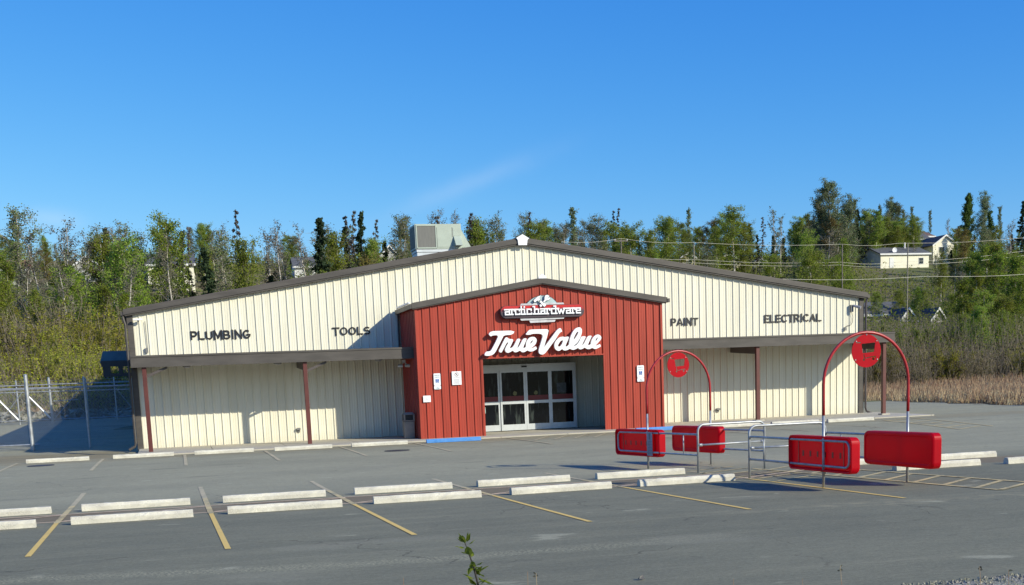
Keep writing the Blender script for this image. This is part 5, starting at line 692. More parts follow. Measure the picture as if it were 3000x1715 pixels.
fr_ = [(-2.55, -5.3, 0, 'stop'), (.19, -5.2, 0, 'stop'), (2.85, -5.3, 0, 'stop'), (5.52, -5.55, 0, 'stop'), (8.19, -5.55, 0, 'stop'), (10.85, -5.6, 0, 'blue'), (19.0, -5.0, 0, 'blue'), (21.9, -5.4, 0, 'stop'), (24.3, -5.6, 0, 'stop'), (26.6, -5.75, 0, 'stop')]
fl = ['white stop left of the store in front of the yard gate', 'white stop in front of the first canopy post', 'white stop between the first two canopy posts', 'pale stop just in front of the second canopy post', 'pale stop nearest the litter bin', 'blue painted stop in front of the left porch wall', 'blue painted stop right of the doors, behind the cart corral', 'pale stop behind the far corral rail, right of the blue one', 'pale stop near the third canopy post', 'pale stop near the last canopy post at the right']
for i, (x, y, r_, m_) in enumerate(fr_): stop(x, y, rng.uniform(-.012, .012), fl[i], 'blue painted stops' if m_ == 'blue' else 'concrete stops along the store front', m_, 3 if m_ == 'stop' else 0, i % 2)
# ---------------------------------------------------------------- cart corrals
def corral(loc, rz, L, lb, sticker):
    t = empty('cart_corral', loc, rz, lb, 'cart corral', 'cart corrals in the parking lot'); w2 = .83; r_ = .024
    def arc(cx, cz, rr, a0, a1, n, f): return [f(cx+rr*math.cos(R(a0+(a1-a0)*q/n)), cz+rr*math.sin(R(a0+(a1-a0)*q/n))) for q in range(n+1)]
    o = MB(); f = lambda x, z: (x, 0, z)
    o.tube([(-w2, 0, 0)]+arc(-w2+.15, .88, .15, 180, 90, 6, f)+arc(w2-.15, .88, .15, 90, 0, 6, f)+[(w2, 0, 0)], r_, 10); o.build('end_hoop', 'galv', t, smooth=True)
    o = MB(); o.tube([(-w2, 0, .60), (w2, 0, .60)], r_*.85, 8); o.tube([(-w2+.01, 0, .60), (-w2+.10, 0, .60)], r_*1.35, 8); o.tube([(w2-.01, 0, .60), (w2-.10, 0, .60)], r_*1.35, 8); o.build('cross_rail', 'galv', t, smooth=True)
    for s_ in (-1, 1):
        x = s_*(w2+.0); g = lambda y, z: (x, y, z)
        o = MB(); top, bot, E = .825, .385, -3.76
        o.tube([(x, 0, top-.05), (x, -.06, top)]+arc(E+.12, top-.12, .12, 90, 180, 6, g)+arc(E+.12, bot+.12, .12, 180, 270, 6, g)+[(x, 0, bot)], r_*.9, 9); o.tube([(x, -.62, bot), (x, -.62, top)], r_*.6, 7); o.build('side_rail', 'galv', t, smooth=True)
        # bumper: hollow moulded red panel fixed on the inner side
        y0, y1, z0, z1 = -3.88, -1.66, .285, .900; xi = x+s_*.028; xo = x-s_*.145
        o = MB(); out = [(a, b) for a, b in rrect(y0, y1, z0, z1, .11, 6)]; n = len(out)
        def ring(xx, k_, ): return [(xx, (y0+y1)/2+(a-(y0+y1)/2)*(1-k_/1.1), (z0+z1)/2+(b-(z0+z1)/2)*(1-k_/.3075)) for a, b in out]
        rs = [ring(xi+s_*.05, .075), ring(xi-s_*.055, .05), ring(xi-s_*.004, .030), ring(xi+s_*.004, .018), ring(xi-s_*.004, 0), ring(xo+s_*.035, 0), ring(xo+s_*.01, .012), ring(xo, .035), ring(xo, .06), ring(xo+s_*.012, .075)]
        rs[0] = ring(xi-s_*.060, .052)
        vs = [p for q in rs for p in q]; fs = []
        for q in range(len(rs)-1):
            for j in range(n): fs.append((q*n+j, q*n+(j+1) % n, (q+1)*n+(j+1) % n, (q+1)*n+j))
        fs += [tuple(range(n)), tuple(range((len(rs)-1)*n, len(rs)*n))]; o.add(vs, fs); b = o.build('bumper', 'plastic', t)
        for p_ in b.data.polygons: p_.use_smooth = False
        o = MB()
        for yy in (y0+.34, y1-.30): xa, xb = sorted((xi-s_*.0575, xi-s_*.050)); o.box(xa, xb, yy-.012, yy+.012, z0+.08, z1-.08)
        o.build('bumper_rib', 'redsteel', b)
        o = MB()
        for q in range(6):
            yy = (y0+y1)/2+(q-2.5)*.26; xa, xb = sorted((xi-s_*.0585, xi-s_*.056)); o.box(xa, xb, yy-.028, yy+.028, .53, .63)
        o.build('bumper_slots', 'stripe', b)
        o = MB(); o.tube([(x, -L, 0), (x, -L, 1.26)], r_, 10); o.build('arch_post', 'galv', t, smooth=True)
        if sticker and s_ == sticker:
            o = MB(); xa, xb = sorted((xi+s_*.002+s_*.004, xi+s_*.010+s_*.004)); ya = y1+.30-.18 if False else y1-.55; o.box(xa, xb, ya, ya+.24, .31, .85); lbm = o.build('bumper_label', 'label', b)
            o = MB()
            for q in range(9): xc, xd = sorted((xb if s_ > 0 else xa, (xb if s_ > 0 else xa)+s_*.002)); o.box(xc, xd, ya+.03+.01*(q % 3), ya+.21-.02*(q % 2), .35+.035*q, .365+.035*q)
            xc, xd = sorted((xb if s_ > 0 else xa, (xb if s_ > 0 else xa)+s_*.002)); o.box(xc, xd, ya+.07, ya+.15, .68, .82)
            o.build('label_print', 'ink', b)
    o = MB(); pts = [(-w2, -L, 1.26), (-w2, -L, 1.5), (-w2, -L, 1.78)]+[(-w2*math.cos(R(q*7.5)), -L, 1.78+.87*math.sin(R(q*7.5))) for q in range(1, 24)]+[(w2, -L, 1.78), (w2, -L, 1.5), (w2, -L, 1.26)]
    o.tube(pts, .027, 10); o.build('arch', 'redsteel', t, smooth=True)
    U = lambda p: [((a-590)/475*.283, -(b-792)/535*.28) for a, b in p]
    cir = lambda cx, cy, r0, n=12: [(cx+r0*math.cos(q*6.2832/n), cy+r0*math.sin(q*6.2832/n)) for q in range(n)]
    disc = [(.283*math.cos(q*6.2832/48), .283*math.sin(q*6.2832/48)) for q in range(48)]
    polys = [disc, U([(430, 560), (885, 525), (845, 835), (470, 865)]), U([(250, 500), (410, 500), (418, 540), (262, 532)]), U([(495, 895), (525, 893), (540, 1012), (590, 1012), (700, 985), (900, 965), (900, 1040), (868, 1040), (865, 1003), (700, 1015), (600, 1045), (505, 1030)]), U(cir(512, 1080, 38)), U(cir(822, 1062, 42))]
    vs, fs = plate(polys, 0, .012); cx_ = -w2+.83
    sg = -1 if abs(rz) > 1 else 1
    o = MB(); o.add([(sg*v[0], -L+v[1], 2.335+v[2]) for v in vs], fs); d = o.build('cart_disc', 'plastic', t)
    o = MB()
    for a in (40, 140, 215, 325): o = MB(); o.tube([(.26*math.cos(R(a)), -L-.012*sg*-1 if False else -L-.010, 2.335+.26*math.sin(R(a))), (.26*math.cos(R(a)), -L+.016, 2.335+.26*math.sin(R(a)))], .010, 6); o.build('bolt', 'galv', d)
    o = MB()
    o.tube([(0, -L, 2.60), (0, -L, 2.66)], .012, 6); o.build('hanger', 'galv', d)
    return t
corral((12.87, -26.82, 0), 0, 2.90, 'nearer cart corral with the larger red arch and red bumpers', 0)
corral((12.725, -24.56, 0), R(186.5), 2.26, 'farther cart corral with smaller red arch, opening to the store', 1)
# ---------------------------------------------------------------- chain link fences and gate
def chain(mb, x0, x1, y, z0, z1, pitch, rad):
    h = z1-z0; n = int((x1-x0+h)/pitch)+1
    for s_ in (1, -1):
        for i in range(n):
            xa = x0-h+i*pitch if s_ > 0 else x0+i*pitch
            pa = [xa, z0]; pb = [xa+s_*h, z1]
            # clip to x0..x1
            def clip(p, q):
                res = []
                for (u, v, (a, b)) in ((p, q, (x0, x1)),):
                    dx_ = v[0]-u[0]; t0, t1 = 0, 1; ta = (a-u[0])/dx_; tb = (b-u[0])/dx_; lo, hi = min(ta, tb), max(ta, tb); t0 = max(t0, lo); t1 = min(t1, hi)
                    if t1-t0 > 1e-3: return ([u[0]+dx_*t0, u[1]+(v[1]-u[1])*t0], [u[0]+dx_*t1, u[1]+(v[1]-u[1])*t1])
            r_ = clip(pa, pb)
            if r_: mb.tube([(r_[0][0], y+.004*s_, r_[0][1]), (r_[1][0], y+.004*s_, r_[1][1])], rad, 3, cap=False)
FY = 3.0
t = empty('chain_link_fence', (0, 0, 0), 0, 'galvanised chain link fence closing the yard beside the store', 'fence')
def post(x, y, z1, r_, par, m_='galv', nm='post'):
    o = MB(); o.tube([(x, y, ZT(x, y)-.05), (x, y, z1)], r_, 10); o.tube([(x, y, z1), (x, y, z1+.04)], [r_*1.15, r_*.4], 10); o.build(nm, m_, par, smooth=False)
post(-4.12, FY, 3.28, .075, t); post(-1.98, FY, 3.12, .045, t); post(-.20, FY, 3.0, .035, t)
post(-7.3, FY, 3.15, .045, t)
o = MB(); o.tube([(-9, FY, 2.80), (-.1, FY, 2.76)], .024, 7); o.tube([(-9, FY, 2.66), (-.1, FY, 2.60)], .018, 7); o.build('top_rail', 'galv', t)
o = MB(); o.tube([(-9, FY, .60), (-3.85, FY, .60)], .028, 7); o.build('bottom_rail', 'galv', t)
o = MB(); chain(o, -9, -.15, FY+.02, .42, 2.75, .075, .0024); o.build('chain_mesh', 'chain', t)
o = MB()
for z in (2.90, 2.98, 3.06): o.tube([(-9, FY-.02, z), (-.1, FY-.02, z-.03)], .004, 4)
o.build('barbed_wire', 'galv', t)
GY = 18.0
t = empty('sliding_gate', (0, 0, 0), 0, 'galvanised yard gate with white diagonal braces behind the near fence', 'gate')
for x, r_ in ((-7.9, .04), (-6.08, .04), (-4.53, .065), (-2.79, .05), (-1.40, .035)): post(x, GY, 3.5 if r_ > .05 else 3.4, r_, t)
o = MB()
for z in (3.18, 2.98, 1.44): o.tube([(-10, GY-.08, z), (-.3, GY-.08, z)], .028, 6)
o.tube([(-4.4, GY-.08, 2.35), (-3.2, GY-.08, 2.38)], .02, 6)
o.build('gate_frame', 'galv', t)
for a, b in (((-7.05, 2.62), (-6.13, 1.48)), ((-5.62, 2.72), (-4.60, 1.50)), ((-9.2, 2.9), (-8.0, 1.5))):
    o = MB(); o.tube([(a[0], GY-.13, a[1]), (b[0], GY-.13, b[1])], .045, 7); o.build('brace', 'alum', t)
for a, b in (((-6.95, 1.48), (-5.8, 2.85)), ((-4.4, 1.48), (-2.95, 3.0)), ((-1.35, 2.9), (-.4, 1.5))):
    o = MB(); o.tube([(a[0], GY-.17, a[1]), (b[0], GY-.17, b[1])], .018, 6); o.build('tension_rod', 'galv', t)
o = MB(); chain(o, -10, -.3, GY, 1.46, 3.0, .16, .0035); o.build('chain_mesh', 'chain', t)
# rubble berm at the back of the yard
o = MB()
for i in range(1500):
    x = rng.uniform(-14, 2); y = rng.uniform(21.2, 24.5); s_ = rng.uniform(.08, .34); z = ZT(x, y)+.35*math.exp(-((y-23)/1.0)**2)-.06
    vs = [(x+s_*rng.uniform(-1, 1)*.8, y+s_*rng.uniform(-1, 1)*.8, z+s_*rng.uniform(-.3, 1)) for _ in range(6)]
    o.add(vs, [(0, 1, 2), (0, 2, 3), (0, 3, 4), (0, 4, 1), (5, 2, 1), (5, 3, 2), (5, 4, 3), (5, 1, 4)])
tag(o.build('rubble_berm', 'gravel'), 'low berm of grey broken rock behind the yard gate', 'rubble', kind='stuff')
# ---------------------------------------------------------------- houses
def house(loc, w_, d_, h, rh, ridge, wall, roof, lb, wins=(), trim='h_white', rz=0, door=None, over=.35, name='house'):
    t = empty(name, loc, rz, lb, 'house'); x0, x1, y0, y1 = -w_/2, w_/2, 0, d_
    o = MB(); o.box(x0, x1, y0, y1, -3, h)
    if ridge == 'y': o.prism([(x0, h), (x1, h), (0, h+rh)], y0, y1)
    else: o.add([(x0, y0, h), (x0, y1, h), (x0, (y0+y1)/2, h+rh), (x1, y0, h), (x1, y1, h), (x1, (y0+y1)/2, h+rh)], [(0, 2, 1), (3, 4, 5), (0, 3, 5, 2), (1, 2, 5, 4)])
    o.build('wall', wall, t)
    o = MB(); T_ = .18
    if ridge == 'y':
        k_ = rh/(w_/2)
        for s_ in (-1, 1): xe = s_*(w_/2+over); ze = h-over*k_; o.prism([(0, h+rh+.02), (xe, ze+.02), (xe, ze+.02+T_), (0, h+rh+.02+T_)], y0-over, y1+over)
    else:
        k_ = rh/(d_/2)
        for s_ in (-1, 1):
            ye = (y0+y1)/2+s_*(d_/2+over); ze = h-over*k_+.02; ym = (y0+y1)/2; zr = h+rh+.02
            o.hexa([(x0-over, ym, zr), (x1+over, ym, zr), (x1+over, ye, ze), (x0-over, ye, ze), (x0-over, ym, zr+T_), (x1+over, ym, zr+T_), (x1+over, ye, ze+T_), (x0-over, ye, ze+T_)])
    o.build('roof', roof, t)
    o = MB()
    if ridge == 'y':
        for s_ in (-1, 1): xe = s_*(w_/2+over+.02); ze = h-(over+.02)*k_; o.prism([(0, h+rh-.12), (xe, ze-.12), (xe, ze+.24), (0, h+rh+.24)], y0-over-.06, y0-over-.005)
    else: o.box(x0-over, x1+over, y0-over-.08, y0-over-.01, h-over*k_-.10, h-over*k_+.22)
    o.build('fascia', trim, t)
    for (cx, cz, ww, wh) in wins:
        fw = MB(); fw.box(cx-ww/2-.1, cx+ww/2+.1, y0-.06, y0-.005, cz-wh/2-.1, cz+wh/2+.1); f_ = fw.build('window', trim, t); bx('pane', 'pane', (cx-ww/2, cx+ww/2, y0-.09, y0-.062, cz-wh/2, cz+wh/2), f_)
    if door:
        o = MB(); o.box(door-.5, door+.5, y0-.08, y0-.004, .05, 2.15); o.build('door', 'h_white', t)
    return t
h1 = house((154.7, 191, 24.3), 11.6, 8.5, 2.9, 1.6, 'x', 'h_cream', 'shingle', 'cream garage building with grey roof and white dish on the hill at right', [(3.9, 1.4, 1.0, 1.2)], door=-3.2)
o = MB(); o.tube([(2.2, 3.6, 4.2), (2.2, 3.6, 5.6)], .18, 8); o.build('chimney', 'h_white', h1)
t = empty('satellite_dish', (152.6, 191.6, 27.9), 0, 'round white satellite dish on the roof of the cream hill garage', 'satellite dish')
o = MB(); N = 20; vs = [(0, .15, .15)]; fs = []
for rr, dy in ((.25, .11), (.55, -.05)):
    for q in range(N): vs.append((rr*math.cos(q*6.2832/N), dy, .15+rr*math.sin(q*6.2832/N)))
for q in range(N): fs.append((0, 1+q, 1+(q+1) % N)); fs.append((1+q, 1+N+q, 1+N+(q+1) % N, 1+(q+1) % N))
o.add(vs, fs); o.build('reflector', 'wsign', t, smooth=True); o = MB(); o.tube([(0, .15, .15), (0, .3, -.7)], .05, 6); o.build('mast', 'grey', t)
house((168.5, 197, 25.2), 6.0, 9, 4.4, 2.0, 'y', 'h_cream', 'shingle', 'cream gabled house at the right end of the hill garage', [(-.9, 3.4, 1.2, 1.1), (1.3, 1.6, 1.3, 1.4)])
house((170.5, 212, 29.0), 8.5, 8, 3.6, 1.9, 'x', 'h_grey', 'shingle', 'grey house with pale shingle roof above the cream gable', [(1.5, 2.0, 1.4, 1.1)])
house((178.5, 226, 31.5), 13, 9, 3.4, 1.6, 'x', 'h_grey', 'shingle_brown', 'brown roofed house topmost on the right hill')
house((103.6, 116, 8.2), 8.0, 8, 2.5, 1.9, 'x', 'h_grey', 'shingle', 'low grey roofed house behind the saplings right of the store', [(-3.0, 1.2, 1.2, 1.2)])
house((104.77, 112, 7.6), 2.4, 3.9, 2.1, 1.5, 'y', 'h_grey', 'shingle', 'left of the two small white trimmed gables behind the saplings', [(0, 1.1, .9, 1.0)], name='gabled_porch'); house((109.7, 112, 7.6), 2.3, 3.9, 2.0, 1.5, 'y', 'h_grey', 'shingle', 'right of the two small white trimmed gables behind the saplings', [(0, 1.1, .9, 1.0)], name='gabled_porch')
house((3.6, 172, 20.8), 7.5, 8, 4.3, 2.0, 'x', 'h_cream', 'shingle', 'cream two storey house with grey hip roof above the left gable slope', [(-2.2, 3.0, 1.5, 1.2), (.2, 3.0, 1.2, 1.2), (2.4, 3.0, 1.2, 1.0)])
house((-1.8, 175, 20.8), 5.0, 8, 3.4, 1.0, 'x', 'h_cream', 'shingle', 'lower cream wing left of the two storey house', [(0.4, 2.2, 1.4, 1.2)])
house((-22.8, 175, 21.9), 7.5, 8, 3.0, 1.8, 'x', 'h_white', 'shingle_red', 'white house with rusty red roof at the far left among trees', [(-1.5, 1.9, 2.0, 1.1), (1.6, 1.9, 2.2, 1.1)])
house((-9.9, 176, 22.2), 3.8, 7, 3.4, 1.3, 'y', 'h_grey', 'shingle', 'small grey house with shallow white trimmed gable left of the roof edge', [(-.8, 1.4, .9, 1.4), (1.0, 1.4, .9, 1.2)])
house((28.1, 192, 24.8), 3.8, 6, 1.7, 1.8, 'x', 'h_white', 'shingle', 'little white walled house with blue grey roof behind the left slope', [(.9, .9, 1.0, .8)])
house((46.6, 205, 27.2), 4.0, 7, 2.2, 2.2, 'y', 'h_grey', 'shingle', 'grey gable with white trim left of the rooftop unit')
house((105.8, 193, 24.8), 4.6, 7, 2.0, 1.2, 'y', 'h_yellow', 'shingle', 'leftmost of the yellowish houses over the right roof slope', [(0, 1.3, 1.2, .9)])
house((111.5, 186, 23.6), 5.6, 7, 2.1, 1.3, 'y', 'h_yellow', 'shingle', 'middle of the yellowish houses over the right roof slope', [(-1.2, 1.2, 1.0, .9), (1.2, 1.2, 1.0, .9)])
house((118.1, 185, 23.4), 2.8, 6, 1.8, .8, 'y', 'h_white', 'shingle', 'small white house, rightmost over the right roof slope', [(0, 1.1, .9, .8)])
house((-2.7, 45, 2.5), 3.0, 5, 1.45, .25, 'x', 'h_white', 'h_white', 'white shed glimpsed through trunks left of the store', name='shed')
# ---------------------------------------------------------------- power lines
def pole(x, y, z1, lb, arm=True, m_='bark_grey'):
    z0 = ZT(x, y); t = empty('utility_pole', (x, y, z0), 0, lb, 'utility pole', 'utility poles among the trees')
    o = MB(); o.tube([(0, 0, -.3), (0, 0, z1-z0)], [.10, .07], 8); o.build('pole', m_, t)
    if arm:
        o = MB(); o.box(-.9, .9, -.06, .06, z1-z0-.35, z1-z0-.22); o.build('crossarm', m_, t); o = MB(); [o.tube([(q, 0, z1-z0-.22), (q, 0, z1-z0-.05)], .05, 6) for q in (-.8, .8)]; o.build('insulator', 'h_white', t)
pole(56.8, 100, 19.9, 'utility pole rising just above the middle of the right roof slope'); pole(66.5, 100, 19.3, 'utility pole left of the yellowish houses', False, 'twig_pale'); pole(87.3, 100, 18.95, 'dark utility pole left of the cream hill garage', False); pole(96.3, 99, 18.9, 'pale utility pole in front of the cream hill garage', False, 'twig_pale')
def wire(pts, lb, r_=.016):
    o = MB(); P_ = []
    for a, b in zip(pts[:-1], pts[1:]):
        for q in range(8): s_ = q/8; p = [a[i]+(b[i]-a[i])*s_ for i in range(3)]; p[2] -= .25*math.sin(math.pi*s_); P_.append(tuple(p))
    P_.append(pts[-1]); o.tube(P_, r_, 4); tag(o.build('power_line', 'h_cream'), lb, 'power line', 'power lines crossing the trees at right')
wire([(49.1, 100, 19.59), (56.8, 100, 19.92), (66.5, 100, 19.35), (87.3, 100, 18.94), (95.6, 100, 18.98), (116, 100, 19.6)], 'highest pale cable strung across the trees behind the right roof slope')
wire([(57, 100.3, 18.1), (66.5, 100.3, 17.3), (87.3, 100.3, 16.7), (95.8, 100.3, 16.6), (116, 100.3, 17.9)], 'upper of the two middle cables crossing the trees at right'); wire([(57, 100.3, 17.6), (66.5, 100.3, 16.9), (87.3, 100.3, 16.35), (95.8, 100.3, 16.2), (116, 100.3, 17.3)], 'lower of the two middle cables crossing the trees at right')
wire([(55, 60, 11.4), (73.3, 60, 11.25), (90, 60, 11.6)], 'lowest pale cable, just above the right end of the roof')
# ---------------------------------------------------------------- vegetation
nr = np.random.RandomState(11)
class VB:   # fast mesh builder for twigs and leaves
    def __init__(s): s.V = []; s.F = []; s.m = []; s.n = 0
    def quads(s, P, size, mi, flat=0.0, asp=1.6):
        n = len(P)
        if n == 0: return
        a = nr.normal(size=(n, 3)); 
        if flat: a[:, 2] *= (1-flat)
        a /= np.linalg.norm(a, axis=1)[:, None]; b = np.cross(a, nr.normal(size=(n, 3))); b /= np.linalg.norm(b, axis=1)[:, None]
        sz = size*(0.6+0.8*nr.rand(n))[:, None]; a = a*sz*asp*.5; b = b*sz*.5
        v = np.stack([P-a, P+b, P+a, P-b], 1).reshape(-1, 3); f = (np.arange(n*4).reshape(n, 4)+s.n)
        s.V.append(v); s.F.append(f); s.m.append(np.full(n, mi)); s.n += len(v)
    def tubes(s, A, B, ra, rb, mi):   # three sided straight sticks A->B (arrays)
        A = np.asarray(A, float); B = np.asarray(B, float); n = len(A)
        if n == 0: return
        d = B-A; d /= (np.linalg.norm(d, axis=1)[:, None]+1e-9); u = np.cross(d, np.array([.3, .2, .93])); u /= (np.linalg.norm(u, axis=1)[:, None]+1e-9); w_ = np.cross(d, u)
        ra = np.broadcast_to(ra, (n,))[:, None]; rb = np.broadcast_to(rb, (n,))[:, None]; vs = []
        for C_, r_ in ((A, ra), (B, rb)):
            for q in range(3): an = q*2.0944; vs.append(C_+r_*(u*math.cos(an)+w_*math.sin(an)))
        v = np.stack(vs, 1).reshape(-1, 3); base = np.arange(n)[:, None]*6+s.n
        for q in range(3): s.F.append(np.concatenate([base+q, base+(q+1) % 3, base+3+(q+1) % 3, base+3+q], 1)); s.m.append(np.full(n, mi))
        s.V.append(v); s.n += len(v)
    def mesh(s, name, mats):
        V = np.concatenate(s.V).astype(np.float32); F = np.concatenate(s.F).astype(np.int32); mi = np.concatenate(s.m).astype(np.int32)
        me = bpy.data.meshes.new(name); me.vertices.add(len(V)); me.vertices.foreach_set('co', V.ravel()); me.loops.add(F.size); me.loops.foreach_set('vertex_index', F.ravel())
        me.polygons.add(len(F)); me.polygons.foreach_set('loop_start', np.arange(0, F.size, 4, dtype=np.int32)); me.polygons.foreach_set('loop_total', np.full(len(F), 4, dtype=np.int32))
        for q in mats: me.materials.append(M[q])
        me.polygons.foreach_set('material_index', mi); me.update(); me.validate(); return me
def gen(kind, seed):
    nr.seed(seed*97+13); P = KINDS[kind]; H = 10.0
    ns = 9; hs_ = np.linspace(0, 1, ns); lean = nr.normal(0, P.get('lean', .25), 2); wob = nr.normal(0, .07, (ns, 2)).cumsum(0)
    tr = np.stack([lean[0]*hs_**1.5+wob[:, 0], lean[1]*hs_**1.5+wob[:, 1], H*hs_], 1); rad = P['r']*(1-hs_*.88)
    tb = MB(); tb.tube([tuple(p) for p in tr], [float(q) for q in rad], 6)
    cr = VB(); at = lambda h: np.array([np.interp(h, hs_, tr[:, q]) for q in range(3)])
    cen = []; sa = []; sb = []; sr = []; tA = []; tB = []
    for i in range(P['nb']):
        h = P['base']+(1-P['base'])*(i+nr.rand())/P['nb']; rel = (h-P['base'])/(1-P['base']); L = P['L']*P['prof'](rel)*nr.uniform(.65, 1.25); az_ = nr.rand()*6.283+i*2.4; e0 = R(P['el']+nr.normal(0, 9)); p = at(min(h, .985)); seg = 4; pts = [p]
        for q in range(seg): e = e0+R(P['bend'])*q/seg; d = np.array([math.cos(az_)*math.cos(e), math.sin(az_)*math.cos(e), math.sin(e)]); pts.append(pts[-1]+d*L/seg+nr.normal(0, .05*L, 3)/seg)
        pts = np.array(pts); br = P['r']*.34*(1-h*.6)
        for q in range(seg): sa.append(pts[q]); sb.append(pts[q+1]); sr.append(br*(1-q/seg*.8))
        for q in range(P['tw']):
            u_ = nr.uniform(.2, 1); b0 = np.array([np.interp(u_*seg, range(seg+1), pts[:, c]) for c in range(3)]); d = nr.normal(size=3); d[2] = d[2]*.5+P.get('twup', .5); d /= np.linalg.norm(d); l_ = L*P.get('twl', .35)*nr.uniform(.5, 1.3); b1 = b0+d*l_; tA.append(b0); tB.append(b1)
            if nr.rand() < P.get('fill', 1): cen.append((b0, b1, l_))
    sr = np.array(sr); cr.tubes(sa, sb, sr, sr*.75, 0)
    if tA: cr.tubes(tA, tB, P.get('twr', .014), .006, 0)
    if cen:
        C0 = np.array([c[0] for c in cen]); C1 = np.array([c[1] for c in cen]); k_ = nr.randint(0, len(cen), P['nl']); u_ = nr.rand(P['nl'], 1); pp = C0[k_]+(C1[k_]-C0[k_])*u_+nr.normal(0, P['sp'], (P['nl'], 3)); cr.quads(pp, P['ls'], 1, P.get('flat', 0))
    trunk = tb.build('trunk', P['bark']); me = cr.mesh('crown', [P['twig'], P['leaf']]); return trunk, me
dome = lambda t: .45+.75*math.sin(math.pi*min(1, (1-t)*.9+.10))
cone = lambda t: 1.02-t*.92
slim = lambda t: .75+.35*math.sin(math.pi*(1-t))-.35*t
KINDS = {
 'birch': dict(base=.14, nb=42, L=2.25, prof=lambda t: .55+.55*math.sin(math.pi*(1-t)*.85+.1)-.15*t, el=38, bend=25, tw=7, nl=11000, ls=.085, sp=.17, r=.125, bark='bark_white', twig='twig', leaf='leaf_birch', fill=.75, twl=.42),
 'pale_birch': dict(base=.26, nb=42, L=2.0, prof=lambda t: .65+.45*math.sin(math.pi*(1-t)*.9)-.2*t, el=48, bend=18, tw=9, nl=4200, ls=.078, sp=.13, r=.115, bark='bark_white', twig='twig_pale', leaf='leaf_pale', fill=.7, twl=.42, twr=.018),
 'bare_birch': dict(base=.30, nb=32, L=2.1, prof=lambda t: .8-.35*t, el=50, bend=15, tw=9, nl=900, ls=.08, sp=.12, r=.115, bark='bark_white', twig='twig_pale', leaf='leaf_bare', fill=.6, twl=.42, twr=.017, lean=.5),
 'tall_bare_birch': dict(base=.45, nb=24, L=1.25, prof=lambda t: .8-.3*t, el=52, bend=12, tw=8, nl=700, ls=.08, sp=.10, r=.115, bark='bark_white', twig='twig_pale', leaf='leaf_pale', fill=.6, twl=.42, twr=.015, lean=.3),
 'red_birch': dict(base=.2, nb=30, L=1.8, prof=dome, el=40, bend=20, tw=7, nl=6500, ls=.09, sp=.15, r=.09, bark='bark_white', twig='twig', leaf='leaf_red', fill=.8, twl=.42),
 'spruce': dict(base=.05, nb=70, L=1.25, prof=cone, el=-12, bend=25, tw=5, nl=4200, ls=.13, sp=.07, r=.11, bark='bark_dark', twig='bark_dark', leaf='leaf_spruce', twl=.30, twup=-.1, lean=.1),
 'dead_spruce': dict(base=.15, nb=52, L=.72, prof=lambda t: 1.0-t*.75, el=-18, bend=38, tw=3, nl=1800, ls=.09, sp=.05, r=.10, bark='bark_dark', twig='bark_dark', leaf='leaf_dead', twl=.3, twup=0, lean=.45, twr=.022),
 'cottonwood': dict(base=.12, nb=58, L=2.7, prof=lambda t: .35+.75*(1-t)**.7, el=48, bend=18, tw=8, nl=11000, ls=.085, sp=.15, r=.13, bark='bark_grey', twig='twig_pale', leaf='leaf_cotton', fill=.72, twl=.36, twr=.014),
 'cottonwood_slim': dict(base=.12, nb=40, L=1.0, prof=lambda t: .45+.6*(1-t)**.8, el=55, bend=12, tw=7, nl=3000, ls=.10, sp=.10, r=.09, bark='bark_grey', twig='twig_pale', leaf='leaf_cotton', fill=.8, twl=.4, twr=.013),
 'green_cone': dict(base=.04, nb=70, L=1.9, prof=lambda t: .18+.85*(1-t), el=35, bend=18, tw=6, nl=6000, ls=.13, sp=.13, r=.12, bark='bark_grey', twig='twig', leaf='leaf_cone', fill=.9, twl=.32),
 'sapling': dict(base=.10, nb=44, L=1.35, prof=lambda t: .6+.5*math.sin(math.pi*(1-t))-.2*t, el=50, bend=14, tw=6, nl=7500, ls=.08, sp=.14, r=.085, bark='bark_white', twig='twig', leaf='leaf_sapling', fill=.75, twl=.42, lean=.35),
}
PROTO = {}; ZM = {}
WM = {'birch': 1.2, 'pale_birch': 1.15, 'sapling': 1.2, 'red_birch': 1.2, 'cottonwood': 1.2, 'bare_birch': 1.1, 'spruce': 1.1}
def tree(kind, x, y, H, lb, group, var):
    key = (kind, var)
    if key not in PROTO:
        tr, me = gen(kind, var+3*list(KINDS).index(kind)); c = bpy.data.objects.new('crown', me); COL.objects.link(c); PROTO[key] = (tr, c); first = True
        ZM[key] = float(np.percentile([v.co.z for v in me.vertices], 99.7))
    else: first = False
    nm = {'spruce': 'spruce_tree', 'dead_spruce': 'spruce_tree', 'cottonwood': 'cottonwood_tree', 'cottonwood_slim': 'poplar_tree', 'green_cone': 'conical_tree', 'sapling': 'young_birch'}.get(kind, 'birch_tree')
    r_ = empty(nm, (x, y, ZT(x, y)-.15), rng.uniform(0, 6.28), lb, 'tree', group); tr, c = PROTO[key]
    if not first: tr = tr.copy(); c = c.copy(); COL.objects.link(tr); COL.objects.link(c)
    tr.parent = r_; c.parent = r_; s_ = (H+.15)/ZM[key]; w_ = s_*WM.get(kind, 1.0)*rng.uniform(.88, 1.18)*(1.0 if H < 11 else (11/H)**.35); r_.scale = (w_, w_, s_)
def zone(px):
    for a, s_ in ((330, 'left of the store'), (620, 'behind the left roof end'), (920, 'behind the left roof slope'), (1210, 'beside the rooftop unit'), (1520, 'between rooftop unit and ridge'), (1900, 'right of the ridge'), (2240, 'behind the right roof slope'), (2510, 'behind the right roof end'), (2800, 'around the hill garage'), (9999, 'at the far right edge')):
        if px < a: return s_
